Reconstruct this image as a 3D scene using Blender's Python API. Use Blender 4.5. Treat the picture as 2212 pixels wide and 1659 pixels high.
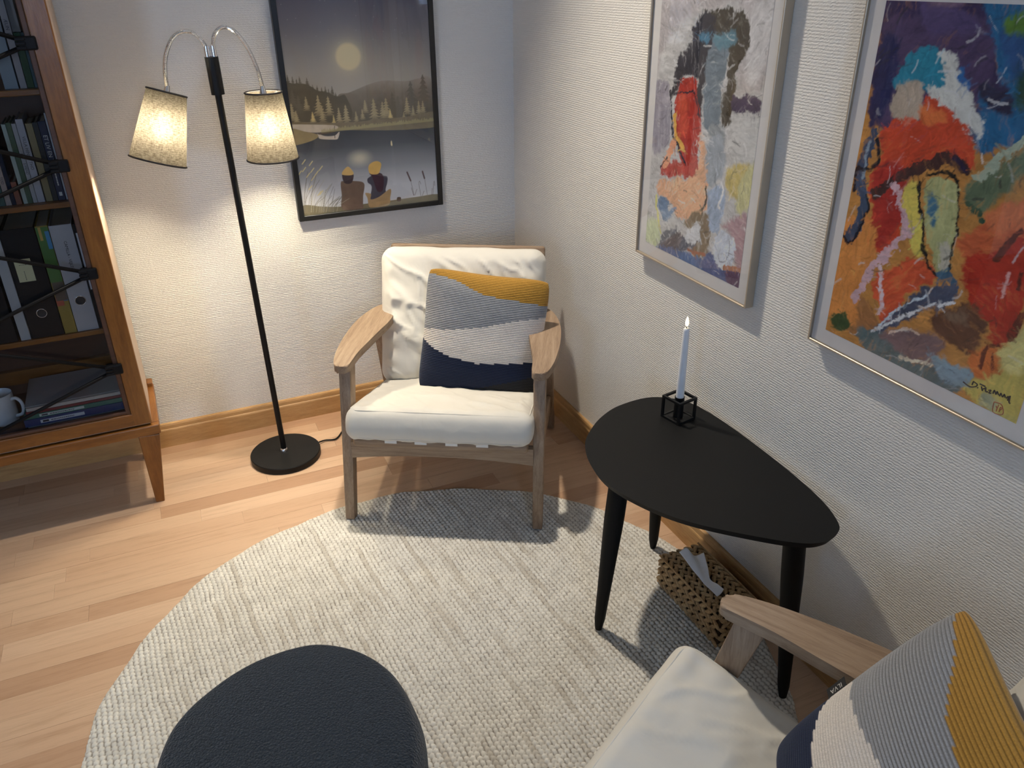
import bpy, bmesh, math, random
import numpy as np
from mathutils import Vector, Matrix, Euler

for o in list(bpy.data.objects):
    bpy.data.objects.remove(o, do_unlink=True)
scene = bpy.context.scene
COL = scene.collection
random.seed(7)
RNG = np.random.default_rng(7)
PI = math.pi

# ------------------------------------------------------------------ camera
CAM_POS = (-1.2405, -2.7837, 1.5244)
CAM_YAW, CAM_PITCH, CAM_ROLL = 0.4132, -0.4785, -0.0120     # yaw to the right of +Y, radians
cam_d = bpy.data.cameras.new('camera')
cam = bpy.data.objects.new('camera', cam_d)
COL.objects.link(cam)
cam_d.sensor_fit = 'HORIZONTAL'
cam_d.sensor_width = 36.0
cam_d.lens = 36.0 * 1719.74 / 2212.0
cam_d.clip_start = 0.02
_f = Vector((math.sin(CAM_YAW) * math.cos(CAM_PITCH), math.cos(CAM_YAW) * math.cos(CAM_PITCH), math.sin(CAM_PITCH)))
_r = Vector((math.cos(CAM_YAW), -math.sin(CAM_YAW), 0))
_u = _r.cross(_f)
_r2 = _r * math.cos(CAM_ROLL) + _u * math.sin(CAM_ROLL)
_u2 = -_r * math.sin(CAM_ROLL) + _u * math.cos(CAM_ROLL)
M = Matrix.Identity(4)
for i in range(3):
    M[i][0], M[i][1], M[i][2], M[i][3] = _r2[i], _u2[i], -_f[i], CAM_POS[i]
cam.matrix_world = M
scene.camera = cam

# ------------------------------------------------------------------ view, world, daylight
scene.view_settings.view_transform = 'Standard'
scene.view_settings.look = 'None'
scene.view_settings.gamma = 1.0
scene.view_settings.use_curve_mapping = False
scene.view_settings.exposure = EXPOSURE = 0.2
scene.cycles.use_denoising = True
scene.cycles.max_bounces = 7
scene.cycles.diffuse_bounces = 3
scene.cycles.glossy_bounces = 4
scene.cycles.use_adaptive_sampling = True
scene.cycles.adaptive_threshold = 0.03
scene.cycles.transparent_max_bounces = 10
scene.cycles.sample_clamp_indirect = 6.0
scene.cycles.caustics_reflective = False
scene.cycles.caustics_refractive = False

SKY_STRENGTH = 22.0          # bright overcast-blue sky outside the window
LAMP_STRENGTH = 640.0        # bulbs of the floor lamp
SPOT_POWER = 165.0           # recessed ceiling spotlight above the corner
ROOM_X, ROOM_Y, ROOM_H = -5.0, -4.0, 2.45
# window openings in the wall behind the camera: x0, x1, z0, z1 (right to left as seen from inside)
WINS = ((-4.00, -3.34, 0.86, 1.80), (-1.45, -0.95, 1.25, 2.00))

world = bpy.data.worlds.new('sky')
scene.world = world
world.use_nodes = True
wt = world.node_tree
wt.nodes.clear()
w_out = wt.nodes.new('ShaderNodeOutputWorld')
w_bg = wt.nodes.new('ShaderNodeBackground')
w_tc = wt.nodes.new('ShaderNodeTexCoord')
w_nz = wt.nodes.new('ShaderNodeTexNoise')
w_nz.inputs['Scale'].default_value = 2.6
w_nz.inputs['Detail'].default_value = 5
w_rp = wt.nodes.new('ShaderNodeValToRGB')
w_rp.color_ramp.elements[0].position = 0.42
w_rp.color_ramp.elements[0].color = (0.30, 0.54, 1.0, 1)
w_rp.color_ramp.elements[1].position = 0.62
w_rp.color_ramp.elements[1].color = (0.74, 0.86, 1.0, 1)
wt.links.new(w_tc.outputs['Generated'], w_nz.inputs['Vector'])
wt.links.new(w_nz.outputs['Fac'], w_rp.inputs['Fac'])
wt.links.new(w_rp.outputs['Color'], w_bg.inputs['Color'])
w_bg.inputs['Strength'].default_value = SKY_STRENGTH
wt.links.new(w_bg.outputs['Background'], w_out.inputs['Surface'])

for W_ in WINS:
    pl = bpy.data.lights.new('window_portal', 'AREA')
    pl.shape = 'RECTANGLE'
    pl.size, pl.size_y = W_[1] - W_[0], W_[3] - W_[2]
    pl.cycles.is_portal = True
    po = bpy.data.objects.new('window_portal', pl)
    COL.objects.link(po)
    po.location = ((W_[0] + W_[1]) / 2, ROOM_Y - 0.02, (W_[2] + W_[3]) / 2)
    po.rotation_euler = (PI / 2, 0, 0)     # the portal shines into the room (+Y)

# ------------------------------------------------------------------ helpers
def smooth_bm(me, ang=None):
    for p in me.polygons:
        p.use_smooth = True
    if ang is not None:
        try:
            me.set_sharp_from_angle(angle=ang)
        except Exception:
            pass

def tag(o, label=None, cat=None, group=None, kind=None):
    if label: o['label'] = label
    if cat: o['category'] = cat
    if group: o['group'] = group
    if kind: o['kind'] = kind
    return o

def link(name, me, mat=None, parent=None, loc=(0, 0, 0), rot=(0, 0, 0)):
    o = bpy.data.objects.new(name, me)
    COL.objects.link(o)
    o.location = loc
    o.rotation_euler = rot
    if parent is not None:
        o.parent = parent
    if mat is not None and me is not None and len(me.materials) == 0:
        me.materials.append(mat)
    return o

def obj(name, bm, mat, parent=None, loc=(0, 0, 0), rot=(0, 0, 0), smooth=None):
    me = bpy.data.meshes.new(name)
    bmesh.ops.recalc_face_normals(bm, faces=bm.faces)
    bm.to_mesh(me)
    bm.free()
    if smooth is not None:
        smooth_bm(me, smooth)
    return link(name, me, mat, parent, loc, rot)

def pydata(name, verts, faces, mat, parent=None, loc=(0, 0, 0), rot=(0, 0, 0), smooth=None):
    me = bpy.data.meshes.new(name)
    me.from_pydata([tuple(map(float, v)) for v in verts], [], faces)
    me.update()
    if smooth is not None:
        smooth_bm(me, smooth)
    return link(name, me, mat, parent, loc, rot)

def grid_mesh(name, P, mat, parent=None, loc=(0, 0, 0), rot=(0, 0, 0), close_u=False, colors=None, smooth=True):
    """P: (n, m, 3) array of points -> quad grid mesh, optional (n, m, 3) linear colours."""
    n, m, _ = P.shape
    idx = np.arange(n * m).reshape(n, m)
    if close_u:
        idx = np.vstack([idx, idx[:1]])
    a, b, c, d = idx[:-1, :-1], idx[1:, :-1], idx[1:, 1:], idx[:-1, 1:]
    F = np.stack([a, b, c, d], -1).reshape(-1, 4)
    me = bpy.data.meshes.new(name)
    me.vertices.add(n * m)
    me.vertices.foreach_set('co', P.reshape(-1).astype(np.float32))
    k = len(F)
    me.loops.add(k * 4)
    me.loops.foreach_set('vertex_index', F.reshape(-1).astype(np.int32))
    me.polygons.add(k)
    me.polygons.foreach_set('loop_start', np.arange(0, k * 4, 4, dtype=np.int32))
    me.polygons.foreach_set('loop_total', np.full(k, 4, dtype=np.int32))
    me.polygons.foreach_set('use_smooth', np.full(k, bool(smooth)))
    me.update(calc_edges=True)
    if colors is not None:
        at = me.color_attributes.new('print', 'FLOAT_COLOR', 'POINT')
        buf = np.ones((n * m, 4), np.float32)
        buf[:, :3] = colors.reshape(-1, 3)
        at.data.foreach_set('color', buf.reshape(-1))
    return link(name, me, mat, parent, loc, rot)

def empty(name, loc=(0, 0, 0), rz=0, rot=None):
    o = bpy.data.objects.new(name, None)
    COL.objects.link(o)
    o.empty_display_size = 0.1
    o.location = loc
    o.rotation_euler = rot if rot is not None else (0, 0, rz)
    return o

def copy_tree(o, parent=None):
    c = o.copy()
    COL.objects.link(c)
    c.parent = parent
    for ch in list(o.children):
        copy_tree(ch, c)
    return c

def box_bm(x0, x1, y0, y1, z0, z1, bev=0.0, seg=2, bm=None):
    own = bm is None
    b = bmesh.new()
    vs = [b.verts.new(p) for p in ((x0, y0, z0), (x1, y0, z0), (x1, y1, z0), (x0, y1, z0), (x0, y0, z1), (x1, y0, z1), (x1, y1, z1), (x0, y1, z1))]
    for f in ((0, 3, 2, 1), (4, 5, 6, 7), (0, 1, 5, 4), (1, 2, 6, 5), (2, 3, 7, 6), (3, 0, 4, 7)):
        b.faces.new([vs[i] for i in f])
    if bev > 0:
        bmesh.ops.bevel(b, geom=list(b.edges), offset=bev, segments=seg, affect='EDGES', profile=0.5)
    if own:
        return b
    merge(bm, b)
    return bm

def merge(bm, b):
    me = bpy.data.meshes.new('tmp')
    b.to_mesh(me)
    b.free()
    bm.from_mesh(me)
    bpy.data.meshes.remove(me)
    return bm

def beam_bm(p0, p1, s0, s1, side=(1, 0, 0), bev=0.003, seg=2):
    """tapered bar from p0 to p1; s = (width along side, depth across)."""
    p0, p1 = Vector(p0), Vector(p1)
    ax = (p1 - p0).normalized()
    sd = Vector(side)
    sd = (sd - ax * sd.dot(ax)).normalized()
    dp = ax.cross(sd)
    b = bmesh.new()
    vs = []
    for p, s in ((p0, s0), (p1, s1)):
        for a, c in ((-1, -1), (1, -1), (1, 1), (-1, 1)):
            vs.append(b.verts.new(p + sd * (a * s[0] / 2) + dp * (c * s[1] / 2)))
    for f in ((0, 3, 2, 1), (4, 5, 6, 7), (0, 1, 5, 4), (1, 2, 6, 5), (2, 3, 7, 6), (3, 0, 4, 7)):
        b.faces.new([vs[i] for i in f])
    if bev > 0:
        bmesh.ops.bevel(b, geom=list(b.edges), offset=bev, segments=seg, affect='EDGES', profile=0.5)
    return b

def catmull(pts, n=8, closed=False):
    pts = [np.array(p, float) for p in pts]
    out = []
    N = len(pts)
    rng = range(N) if closed else range(N - 1)
    for i in rng:
        p0 = pts[(i - 1) % N] if closed or i > 0 else pts[0]
        p1, p2 = pts[i], pts[(i + 1) % N]
        p3 = pts[(i + 2) % N] if closed or i + 2 < N else pts[-1]
        for k in range(n):
            t = k / n
            out.append(0.5 * ((2 * p1) + (p2 - p0) * t + (2 * p0 - 5 * p1 + 4 * p2 - p3) * t * t + (3 * p1 - p0 - 3 * p2 + p3) * t ** 3))
    if not closed:
        out.append(pts[-1])
    return np.array(out)

def prism_bm(outline, z0, z1, bev=0.0, seg=2, bottom_inset=0.0):
    b = bmesh.new()
    c = np.mean(outline, axis=0)
    lo = []
    for p in outline:
        q = np.array(p, float)
        if bottom_inset:
            d = c - q
            q = q + d / (np.linalg.norm(d) + 1e-9) * bottom_inset
        lo.append(b.verts.new((q[0], q[1], z0)))
    hi = [b.verts.new((p[0], p[1], z1)) for p in outline]
    n = len(outline)
    b.faces.new(hi)
    b.faces.new(list(reversed(lo)))
    for i in range(n):
        j = (i + 1) % n
        b.faces.new((lo[i], lo[j], hi[j], hi[i]))
    if bev > 0:
        es = [e for e in b.edges if abs(e.verts[0].co.z - e.verts[1].co.z) < 1e-6]
        bmesh.ops.bevel(b, geom=es, offset=bev, segments=seg, affect='EDGES', profile=0.5)
    return b

def tube_bm(path, r, n=8, closed=False, caps=True, bm=None, radii=None):
    P = [Vector(p) for p in path]
    N = len(P)
    b = bm or bmesh.new()
    rings = []
    up = None
    for i in range(N):
        if closed:
            t = (P[(i + 1) % N] - P[(i - 1) % N]).normalized()
        else:
            t = (P[min(i + 1, N - 1)] - P[max(i - 1, 0)]).normalized()
        if up is None:
            up = Vector((0, 0, 1)) if abs(t.z) < 0.9 else Vector((1, 0, 0))
        up = (up - t * up.dot(t)).normalized()
        sd = t.cross(up)
        rr = radii[i] if radii is not None else r
        rings.append([b.verts.new(P[i] + up * (math.cos(2 * PI * k / n) * rr) + sd * (math.sin(2 * PI * k / n) * rr)) for k in range(n)])
    for i in range(N if closed else N - 1):
        A, B = rings[i], rings[(i + 1) % N]
        for k in range(n):
            b.faces.new((A[k], A[(k + 1) % n], B[(k + 1) % n], B[k]))
    if caps and not closed:
        b.faces.new(list(reversed(rings[0])))
        b.faces.new(rings[-1])
    return b

def lathe_bm(prof, n=32, bm=None):
    """prof: list of (r, z) from bottom to top; r=0 ends are closed."""
    b = bm or bmesh.new()
    rings = []
    for r, z in prof:
        if r < 1e-6:
            rings.append([b.verts.new((0, 0, z))])
        else:
            rings.append([b.verts.new((r * math.cos(2 * PI * k / n), r * math.sin(2 * PI * k / n), z)) for k in range(n)])
    for A, B in zip(rings[:-1], rings[1:]):
        for k in range(n):
            k2 = (k + 1) % n
            if len(A) == 1 and len(B) == 1:
                continue
            if len(A) == 1:
                b.faces.new((A[0], B[k2], B[k]))
            elif len(B) == 1:
                b.faces.new((A[k], A[k2], B[0]))
            else:
                b.faces.new((A[k], A[k2], B[k2], B[k]))
    return b

def vnoise(x, y, seed=0):
    """smooth value noise in [0,1], vectorised."""
    xi, yi = np.floor(x).astype(np.int64), np.floor(y).astype(np.int64)
    xf, yf = x - xi, y - yi
    def h(a, b):
        v = (a * 374761393 + b * 668265263 + seed * 974711) & 0x7fffffff
        v = ((v ^ (v >> 13)) * 1274126177) & 0x7fffffff
        return ((v ^ (v >> 16)) & 0xffff) / 65535.0
    u, v = xf * xf * (3 - 2 * xf), yf * yf * (3 - 2 * yf)
    return (h(xi, yi) * (1 - u) + h(xi + 1, yi) * u) * (1 - v) + (h(xi, yi + 1) * (1 - u) + h(xi + 1, yi + 1) * u) * v

def fbm(x, y, seed=0, oct=4):
    s, a, t = 0, 0.5, 0
    for k in range(oct):
        s = s + a * vnoise(x * 2 ** k, y * 2 ** k, seed + k * 17)
        t += a
        a *= 0.5
    return s / t

def srgb(r, g=None, b=None):
    c = np.array((r, g, b) if g is not None else r, float) / 255.0
    return np.where(c <= 0.04045, c / 12.92, ((c + 0.055) / 1.055) ** 2.4)

# ------------------------------------------------------------------ materials
class MT:
    def __init__(s, name):
        s.m = bpy.data.materials.new(name)
        s.m.use_nodes = True
        s.t = s.m.node_tree
        s.b = s.t.nodes['Principled BSDF']
        s.out = s.t.nodes['Material Output']
    def n(s, typ, **kw):
        nd = s.t.nodes.new('ShaderNode' + typ)
        for k, v in kw.items():
            if k in nd.inputs:
                nd.inputs[k].default_value = v
            else:
                setattr(nd, k, v)
        return nd
    def l(s, a, b):
        s.t.links.new(a, b)
        return s
    def coord(s, kind='Object', scale=(1, 1, 1), rot=(0, 0, 0)):
        tc = s.n('TexCoord')
        mp = s.n('Mapping')
        mp.inputs['Scale'].default_value = scale
        mp.inputs['Rotation'].default_value = rot
        s.l(tc.outputs[kind], mp.inputs['Vector'])
        return mp.outputs['Vector']
    def world(s, scale=(1, 1, 1)):
        g = s.n('NewGeometry')
        mp = s.n('Mapping')
        mp.inputs['Scale'].default_value = scale
        s.l(g.outputs['Position'], mp.inputs['Vector'])
        return mp.outputs['Vector']
    def noise(s, vec, scale=5, detail=4, rough=0.6, dist=0.0):
        nd = s.n('TexNoise')
        nd.inputs['Scale'].default_value = scale
        nd.inputs['Detail'].default_value = detail
        nd.inputs['Roughness'].default_value = rough
        nd.inputs['Distortion'].default_value = dist
        s.l(vec, nd.inputs['Vector'])
        return nd.outputs['Fac']
    def ramp(s, fac, stops):
        r = s.n('ValToRGB')
        e = r.color_ramp.elements
        while len(e) < len(stops):
            e.new(0.5)
        for el, (p, c) in zip(e, stops):
            el.position = p
            el.color = tuple(c) + (1,) if len(c) == 3 else c
        s.l(fac, r.inputs['Fac'])
        return r.outputs['Color']
    def mix(s, fac, a, b, mode='MIX'):
        m = s.n('Mix', data_type='RGBA', blend_type=mode)
        for i, v in ((0, fac), (6, a), (7, b)):
            if hasattr(v, 'is_linked') or hasattr(v, 'links'):
                s.l(v, m.inputs[i])
            else:
                m.inputs[i].default_value = v if i == 0 else (tuple(v) + (1,) if len(v) == 3 else v)
        return m.outputs[2]
    def math(s, op, a, b=0.0, c=0.0):
        m = s.n('Math', operation=op)
        for i, v in enumerate((a, b, c)):
            if hasattr(v, 'links'):
                s.l(v, m.inputs[i])
            else:
                m.inputs[i].default_value = v
        return m.outputs[0]
    def bump(s, h, dist=0.001, strength=1.0):
        b = s.n('Bump')
        b.inputs['Distance'].default_value = dist
        b.inputs['Strength'].default_value = strength
        s.l(h, b.inputs['Height'])
        s.l(b.outputs['Normal'], s.b.inputs['Normal'])
        return s
    def set(s, color=None, rough=0.5, metal=0.0, spec=None, **kw):
        if color is not None:
            if hasattr(color, 'links'):
                s.l(color, s.b.inputs['Base Color'])
            else:
                s.b.inputs['Base Color'].default_value = tuple(color) + (1,)
        s.b.inputs['Roughness'].default_value = rough
        s.b.inputs['Metallic'].default_value = metal
        if spec is not None:
            s.b.inputs['Specular IOR Level'].default_value = spec
        for k, v in kw.items():
            s.b.inputs[k].default_value = v
        return s

def plain(name, color, rough=0.5, metal=0.0, bump=0.0, bscale=200, spec=None):
    m = MT(name)
    m.set(color, rough, metal, spec)
    if bump:
        m.bump(m.noise(m.coord(), bscale, 3), bump)
    else:
        v = m.noise(m.coord(), 30, 2)
        m.set(m.mix(v, tuple(np.array(color) * 0.93), tuple(np.minimum(np.array(color) * 1.07, 1))), rough, metal, spec)
    return m.m

def wood(name, dark, mid, light, scale=(1, 1, 1), rough=0.55, contrast=(0.3, 0.5, 0.72), bump=0.0006, kind='Object', nscale=1.0, spec=None):
    """long-grained wood: scale is small along the grain."""
    m = MT(name)
    v = m.coord(kind, scale) if kind != 'World' else m.world(scale)
    a = m.noise(v, 1.0 * nscale, 6, 0.65, 0.6)
    b = m.noise(v, 6.0 * nscale, 4, 0.7, 0.0)
    f = m.math('ADD', m.math('MULTIPLY', a, 0.7), m.math('MULTIPLY', b, 0.3))
    c = m.ramp(f, ((contrast[0], dark), (contrast[1], mid), (contrast[2], light)))
    m.set(c, rough, spec=spec)
    m.bump(b, bump)
    return m.m

MAT = {}
# woven glass-fibre wallpaper, painted off-white: fine horizontal ribs
def wall_mat(name, horizontal):
    m = MT(name)
    sc = (125, 125, 360)
    v = m.world(sc)
    n1 = m.noise(v, 1.0, 2, 0.5)
    wv = m.n('TexWave', wave_type='BANDS', bands_direction='Z')
    wv.inputs['Scale'].default_value = 26.0
    wv.inputs['Distortion'].default_value = 2.5
    wv.inputs['Detail'].default_value = 1.0
    wv.inputs['Detail Scale'].default_value = 2.0
    m.l(m.world((4, 4, 1.9)), wv.inputs['Vector'])
    h = m.math('ADD', m.math('MULTIPLY', n1, 0.75), m.math('MULTIPLY', wv.outputs['Fac'], 0.30))
    big = m.noise(m.world((1, 1, 1)), 1.4, 2)
    m.set(m.mix(big, (0.765, 0.73, 0.665), (0.80, 0.765, 0.70)), 0.62, spec=0.35)
    m.bump(h, 0.0023, 0.85)
    return m.m
MAT['wall'] = wall_mat('woven_wallpaper', 'x')
MAT['ceiling'] = plain('white_ceiling', (0.86, 0.85, 0.82), 0.8)
MAT['white_paint'] = plain('white_paint', (0.78, 0.78, 0.76), 0.4)
MAT['pine'] = wood('pine_baseboard', (0.36, 0.20, 0.075), (0.50, 0.29, 0.115), (0.60, 0.37, 0.16), (7, 7, 60), 0.42, kind='World')
MAT['pine_y'] = MAT['pine']

def plank_mat():
    m = MT('beech_laminate')
    oi = m.n('ObjectInfo')
    comb = m.n('CombineXYZ')
    m.l(m.math('MULTIPLY', oi.outputs['Random'], 37.0), comb.inputs[0])
    m.l(m.math('MULTIPLY', oi.outputs['Random'], 91.0), comb.inputs[1])
    add = m.n('VectorMath', operation='ADD')
    m.l(m.world((3.0, 46, 46)), add.inputs[0])
    m.l(comb.outputs[0], add.inputs[1])
    a = m.noise(add.outputs[0], 1.0, 5, 0.6, 0.4)
    b = m.noise(add.outputs[0], 7.0, 3, 0.6)
    tint = m.ramp(oi.outputs['Random'], ((0.0, (0.44, 0.26, 0.155)), (0.15, (0.525, 0.33, 0.205)), (0.4, (0.575, 0.375, 0.24)), (0.8, (0.62, 0.42, 0.275)), (1.0, (0.66, 0.455, 0.305))))
    g = m.ramp(m.math('ADD', m.math('MULTIPLY', a, 0.65), m.math('MULTIPLY', b, 0.35)), ((0.30, (0.80, 0.76, 0.72)), (0.5, (1, 1, 1)), (0.75, (1.07, 1.07, 1.07))))
    m.set(m.mix(1.0, tint, g, 'MULTIPLY'), 0.36, spec=0.45)
    m.bump(b, 0.00025)
    return m.m
MAT['plank'] = plank_mat()
MAT['chair'] = {ax: wood('weathered_teak_' + ax, (0.17, 0.105, 0.062), (0.30, 0.205, 0.130), (0.42, 0.31, 0.21), {'x': (5, 70, 70), 'y': (70, 5, 70), 'z': (70, 70, 5)}[ax], 0.55) for ax in 'xyz'}
MAT['case'] = {ax: wood('honey_birch_' + ax, (0.12, 0.040, 0.007), (0.215, 0.080, 0.014), (0.31, 0.130, 0.026), {'x': (3, 22, 22), 'y': (22, 3, 22), 'z': (22, 22, 3)}[ax], 0.3, nscale=1.4, spec=0.5) for ax in 'xyz'}
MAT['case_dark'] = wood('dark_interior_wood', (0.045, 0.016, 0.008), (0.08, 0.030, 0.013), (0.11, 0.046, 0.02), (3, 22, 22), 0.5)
MAT['case_side'] = wood('pale_side_panel', (0.50, 0.36, 0.26), (0.60, 0.45, 0.34), (0.66, 0.51, 0.40), (22, 22, 3), 0.4)
MAT['black_metal'] = plain('black_powder_coat', (0.007, 0.007, 0.007), 0.45, bump=0.00015, bscale=900, spec=0.22)
MAT['black_wood'] = plain('black_lacquered_wood', (0.006, 0.006, 0.006), 0.55, bump=0.00012, bscale=500, spec=0.16)
MAT['black_iron'] = plain('black_iron', (0.006, 0.006, 0.007), 0.5, spec=0.15)
MAT['chrome'] = plain('chrome', (0.78, 0.78, 0.80), 0.12, 1.0)
MAT['white_glaze'] = plain('white_glazed_ceramic', (0.62, 0.64, 0.66), 0.2)
MAT['wax'] = plain('white_wax', (0.80, 0.80, 0.79), 0.45)

def glass_mat(name, tint=(1, 1, 1), f0=0.042):
    """thin clear pane: see-through, with a mirror reflection that grows at grazing angles (same from both sides)"""
    m = MT(name)
    tr = m.n('BsdfTransparent')
    tr.inputs['Color'].default_value = tuple(tint) + (1,)
    gl = m.n('BsdfGlossy')
    gl.inputs['Roughness'].default_value = 0.0
    ge = m.n('NewGeometry')
    dt = m.n('VectorMath', operation='DOT_PRODUCT')
    m.l(ge.outputs['Incoming'], dt.inputs[0])
    m.l(ge.outputs['Normal'], dt.inputs[1])
    c = m.math('SUBTRACT', 1.0, m.math('ABSOLUTE', dt.outputs['Value']))
    fr = m.math('ADD', m.math('MULTIPLY', m.math('POWER', c, 5.0), 1 - f0), f0)
    ms = m.n('MixShader')
    m.l(fr, ms.inputs[0])
    m.l(tr.outputs[0], ms.inputs[1])
    m.l(gl.outputs[0], ms.inputs[2])
    m.l(ms.outputs[0], m.out.inputs['Surface'])
    return m.m
MAT['glass'] = glass_mat('clear_glass', f0=0.032)
MAT['dim_glass'] = glass_mat('greyish_dimming_glass', (.84, .85, .86), 0.012)  # door glass: grey tint added to dim the bookcase interior
# ------------------------------------------------------------------ the room
def struct(name, bm, mat, **kw):
    return tag(obj(name, bm, mat, **kw), kind='structure')

struct('wall_back', box_bm(ROOM_X, 0.12, 0.0, 0.12, -0.1, ROOM_H), MAT['wall'])
struct('wall_right', box_bm(0.0, 0.12, ROOM_Y, 0.0, -0.1, ROOM_H), MAT['wall'])
struct('wall_left', box_bm(ROOM_X - 0.12, ROOM_X, ROOM_Y - 0.12, 0.12, -0.1, ROOM_H), MAT['wall'])
b = bmesh.new()
xs = [ROOM_X] + [v for W_ in WINS for v in W_[:2]] + [0.12]
for i in range(0, len(xs), 2):
    box_bm(xs[i], xs[i + 1], ROOM_Y - 0.12, ROOM_Y, -0.1, ROOM_H, bm=b)
for W_ in WINS:
    box_bm(W_[0], W_[1], ROOM_Y - 0.12, ROOM_Y, -0.1, W_[2], bm=b)
    box_bm(W_[0], W_[1], ROOM_Y - 0.12, ROOM_Y, W_[3], ROOM_H, bm=b)
struct('wall_front', b, MAT['wall'])
ceiling = struct('ceiling', box_bm(ROOM_X - 0.12, 0.12, ROOM_Y - 0.12, 0.12, ROOM_H, ROOM_H + 0.1), MAT['ceiling'])

# windows behind the camera (picture glass mirrors one of them)
for wi, W_ in enumerate(WINS):
    win = tag(empty('window_%d' % (wi + 1), ((W_[0] + W_[1]) / 2, ROOM_Y - 0.06, W_[2])), kind='structure')
    ww, wh = W_[1] - W_[0], W_[3] - W_[2]
    t = 0.045
    for x0, x1, z0, z1 in ((-ww / 2, -ww / 2 + t, 0, wh), (ww / 2 - t, ww / 2, 0, wh), (-ww / 2 + t, ww / 2 - t, 0, t), (-ww / 2 + t, ww / 2 - t, wh - t, wh)):
        obj('window_frame', box_bm(x0, x1, -0.03, 0.03, z0, z1), MAT['white_paint'], win)
    for zz in (0.16, 0.60):
        obj('glazing_bar', box_bm(-ww / 2 + t, ww / 2 - t, -0.015, 0.015, zz - 0.012, zz + 0.012), MAT['white_paint'], win)
    obj('glazing_bar', box_bm(-0.012, 0.012, -0.013, 0.013, t, wh - t), MAT['white_paint'], win)
    obj('window_pane', box_bm(-ww / 2 + t, ww / 2 - t, -0.002, 0.002, t, wh - t), MAT['glass'], win)
    obj('window_sill', box_bm(-ww / 2 - 0.03, ww / 2 + 0.03, 0.062, 0.20, -0.03, 0.0, 0.004), MAT['white_paint'], win)

# recessed spotlight in the ceiling above the corner armchair
SPOT = (-0.62, -0.47)
obj('spotlight_ring', lathe_bm([(.030, -.004), (.046, -.004), (.046, 0), (.030, 0)], 32), MAT['white_paint'], ceiling, (SPOT[0], SPOT[1], ROOM_H))
sl_ = bpy.data.lights.new('ceiling_spotlight', 'SPOT')
sl_.energy = SPOT_POWER
sl_.color = (1.0, 0.905, 0.775)
sl_.shadow_soft_size = 0.045
sl_.spot_size = math.radians(100)
sl_.spot_blend = 1.0
so_ = bpy.data.objects.new('ceiling_spotlight', sl_)
COL.objects.link(so_)
so_.location = (SPOT[0], SPOT[1], ROOM_H - 0.012)
so_.rotation_euler = (math.radians(-21), math.radians(4), 0)     # aimed a little out of the corner, at the rug

# floor: laminate laid in strips along X
PX0, PY0 = -3.1, -3.0          # area laid strip by strip (the part in view)
b = bmesh.new()
box_bm(ROOM_X, 0.0, ROOM_Y, 0.0, -0.10, -0.008, bm=b)
box_bm(ROOM_X, PX0, ROOM_Y, 0.0, -0.008, 0.0, bm=b)
box_bm(PX0, 0.0, ROOM_Y, PY0, -0.008, 0.0, bm=b)
floor = struct('floor', b, MAT['plank'])
plank_me = bpy.data.meshes.new('plank')
b = box_bm(0, 1, 0, 1, 0, 1)
b.to_mesh(plank_me)
b.free()
plank_me.materials.append(MAT['plank'])
SW = 0.0667
rows = int(round(-PY0 / SW))
SW = -PY0 / rows
for r in range(rows):
    x = PX0 - random.random() * 0.5
    y = -SW * (r + 1)
    while x < -0.001:
        L = random.choice((0.36, 0.44, 0.52, 0.62, 0.74))
        a, e = max(x, PX0), min(x + L, 0.0)
        if 0.0 - e < 0.10:
            e = 0.0
        if e - a > 0.05:
            o = link('plank', plank_me, None, floor, (a, y, -0.0079))
            g = 0.0007 if r % 3 == 0 else 0.0003
            o.scale = (e - a - 0.0005, SW - g, 0.0079)
        x = e if e > x + 0.01 else x + L

# baseboards
def board_profile(flip):
    # (distance from wall, height)
    return [(0, 0), (0.016, 0), (0.016, 0.066), (0.0145, 0.070), (0.0125, 0.072), (0.012, 0.084), (0.010, 0.0895), (0.006, 0.091), (0, 0.091)]
def baseboard(name, p0, p1, nrm):
    pr = board_profile(0)
    v, f = [], []
    for p in (p0, p1):
        for d, z in pr:
            v.append((p[0] + nrm[0] * d, p[1] + nrm[1] * d, z))
    n = len(pr)
    for i in range(n):
        j = (i + 1) % n
        f.append((i, j, n + j, n + i))
    f.append(tuple(range(n)))
    f.append(tuple(reversed(range(n, 2 * n))))
    b = bmesh.new()
    vs = [b.verts.new(q) for q in v]
    for q in f:
        b.faces.new([vs[i] for i in q])
    struct(name, b, MAT['pine'])
baseboard('baseboard_back', (ROOM_X, 0), (0, 0), (0, -1))
baseboard('baseboard_right', (0, -0.016), (0, ROOM_Y), (-1, 0))
baseboard('baseboard_left', (ROOM_X, 0), (ROOM_X, ROOM_Y), (1, 0))
baseboard('baseboard_front', (ROOM_X, ROOM_Y), (0, ROOM_Y), (0, 1))
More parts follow.
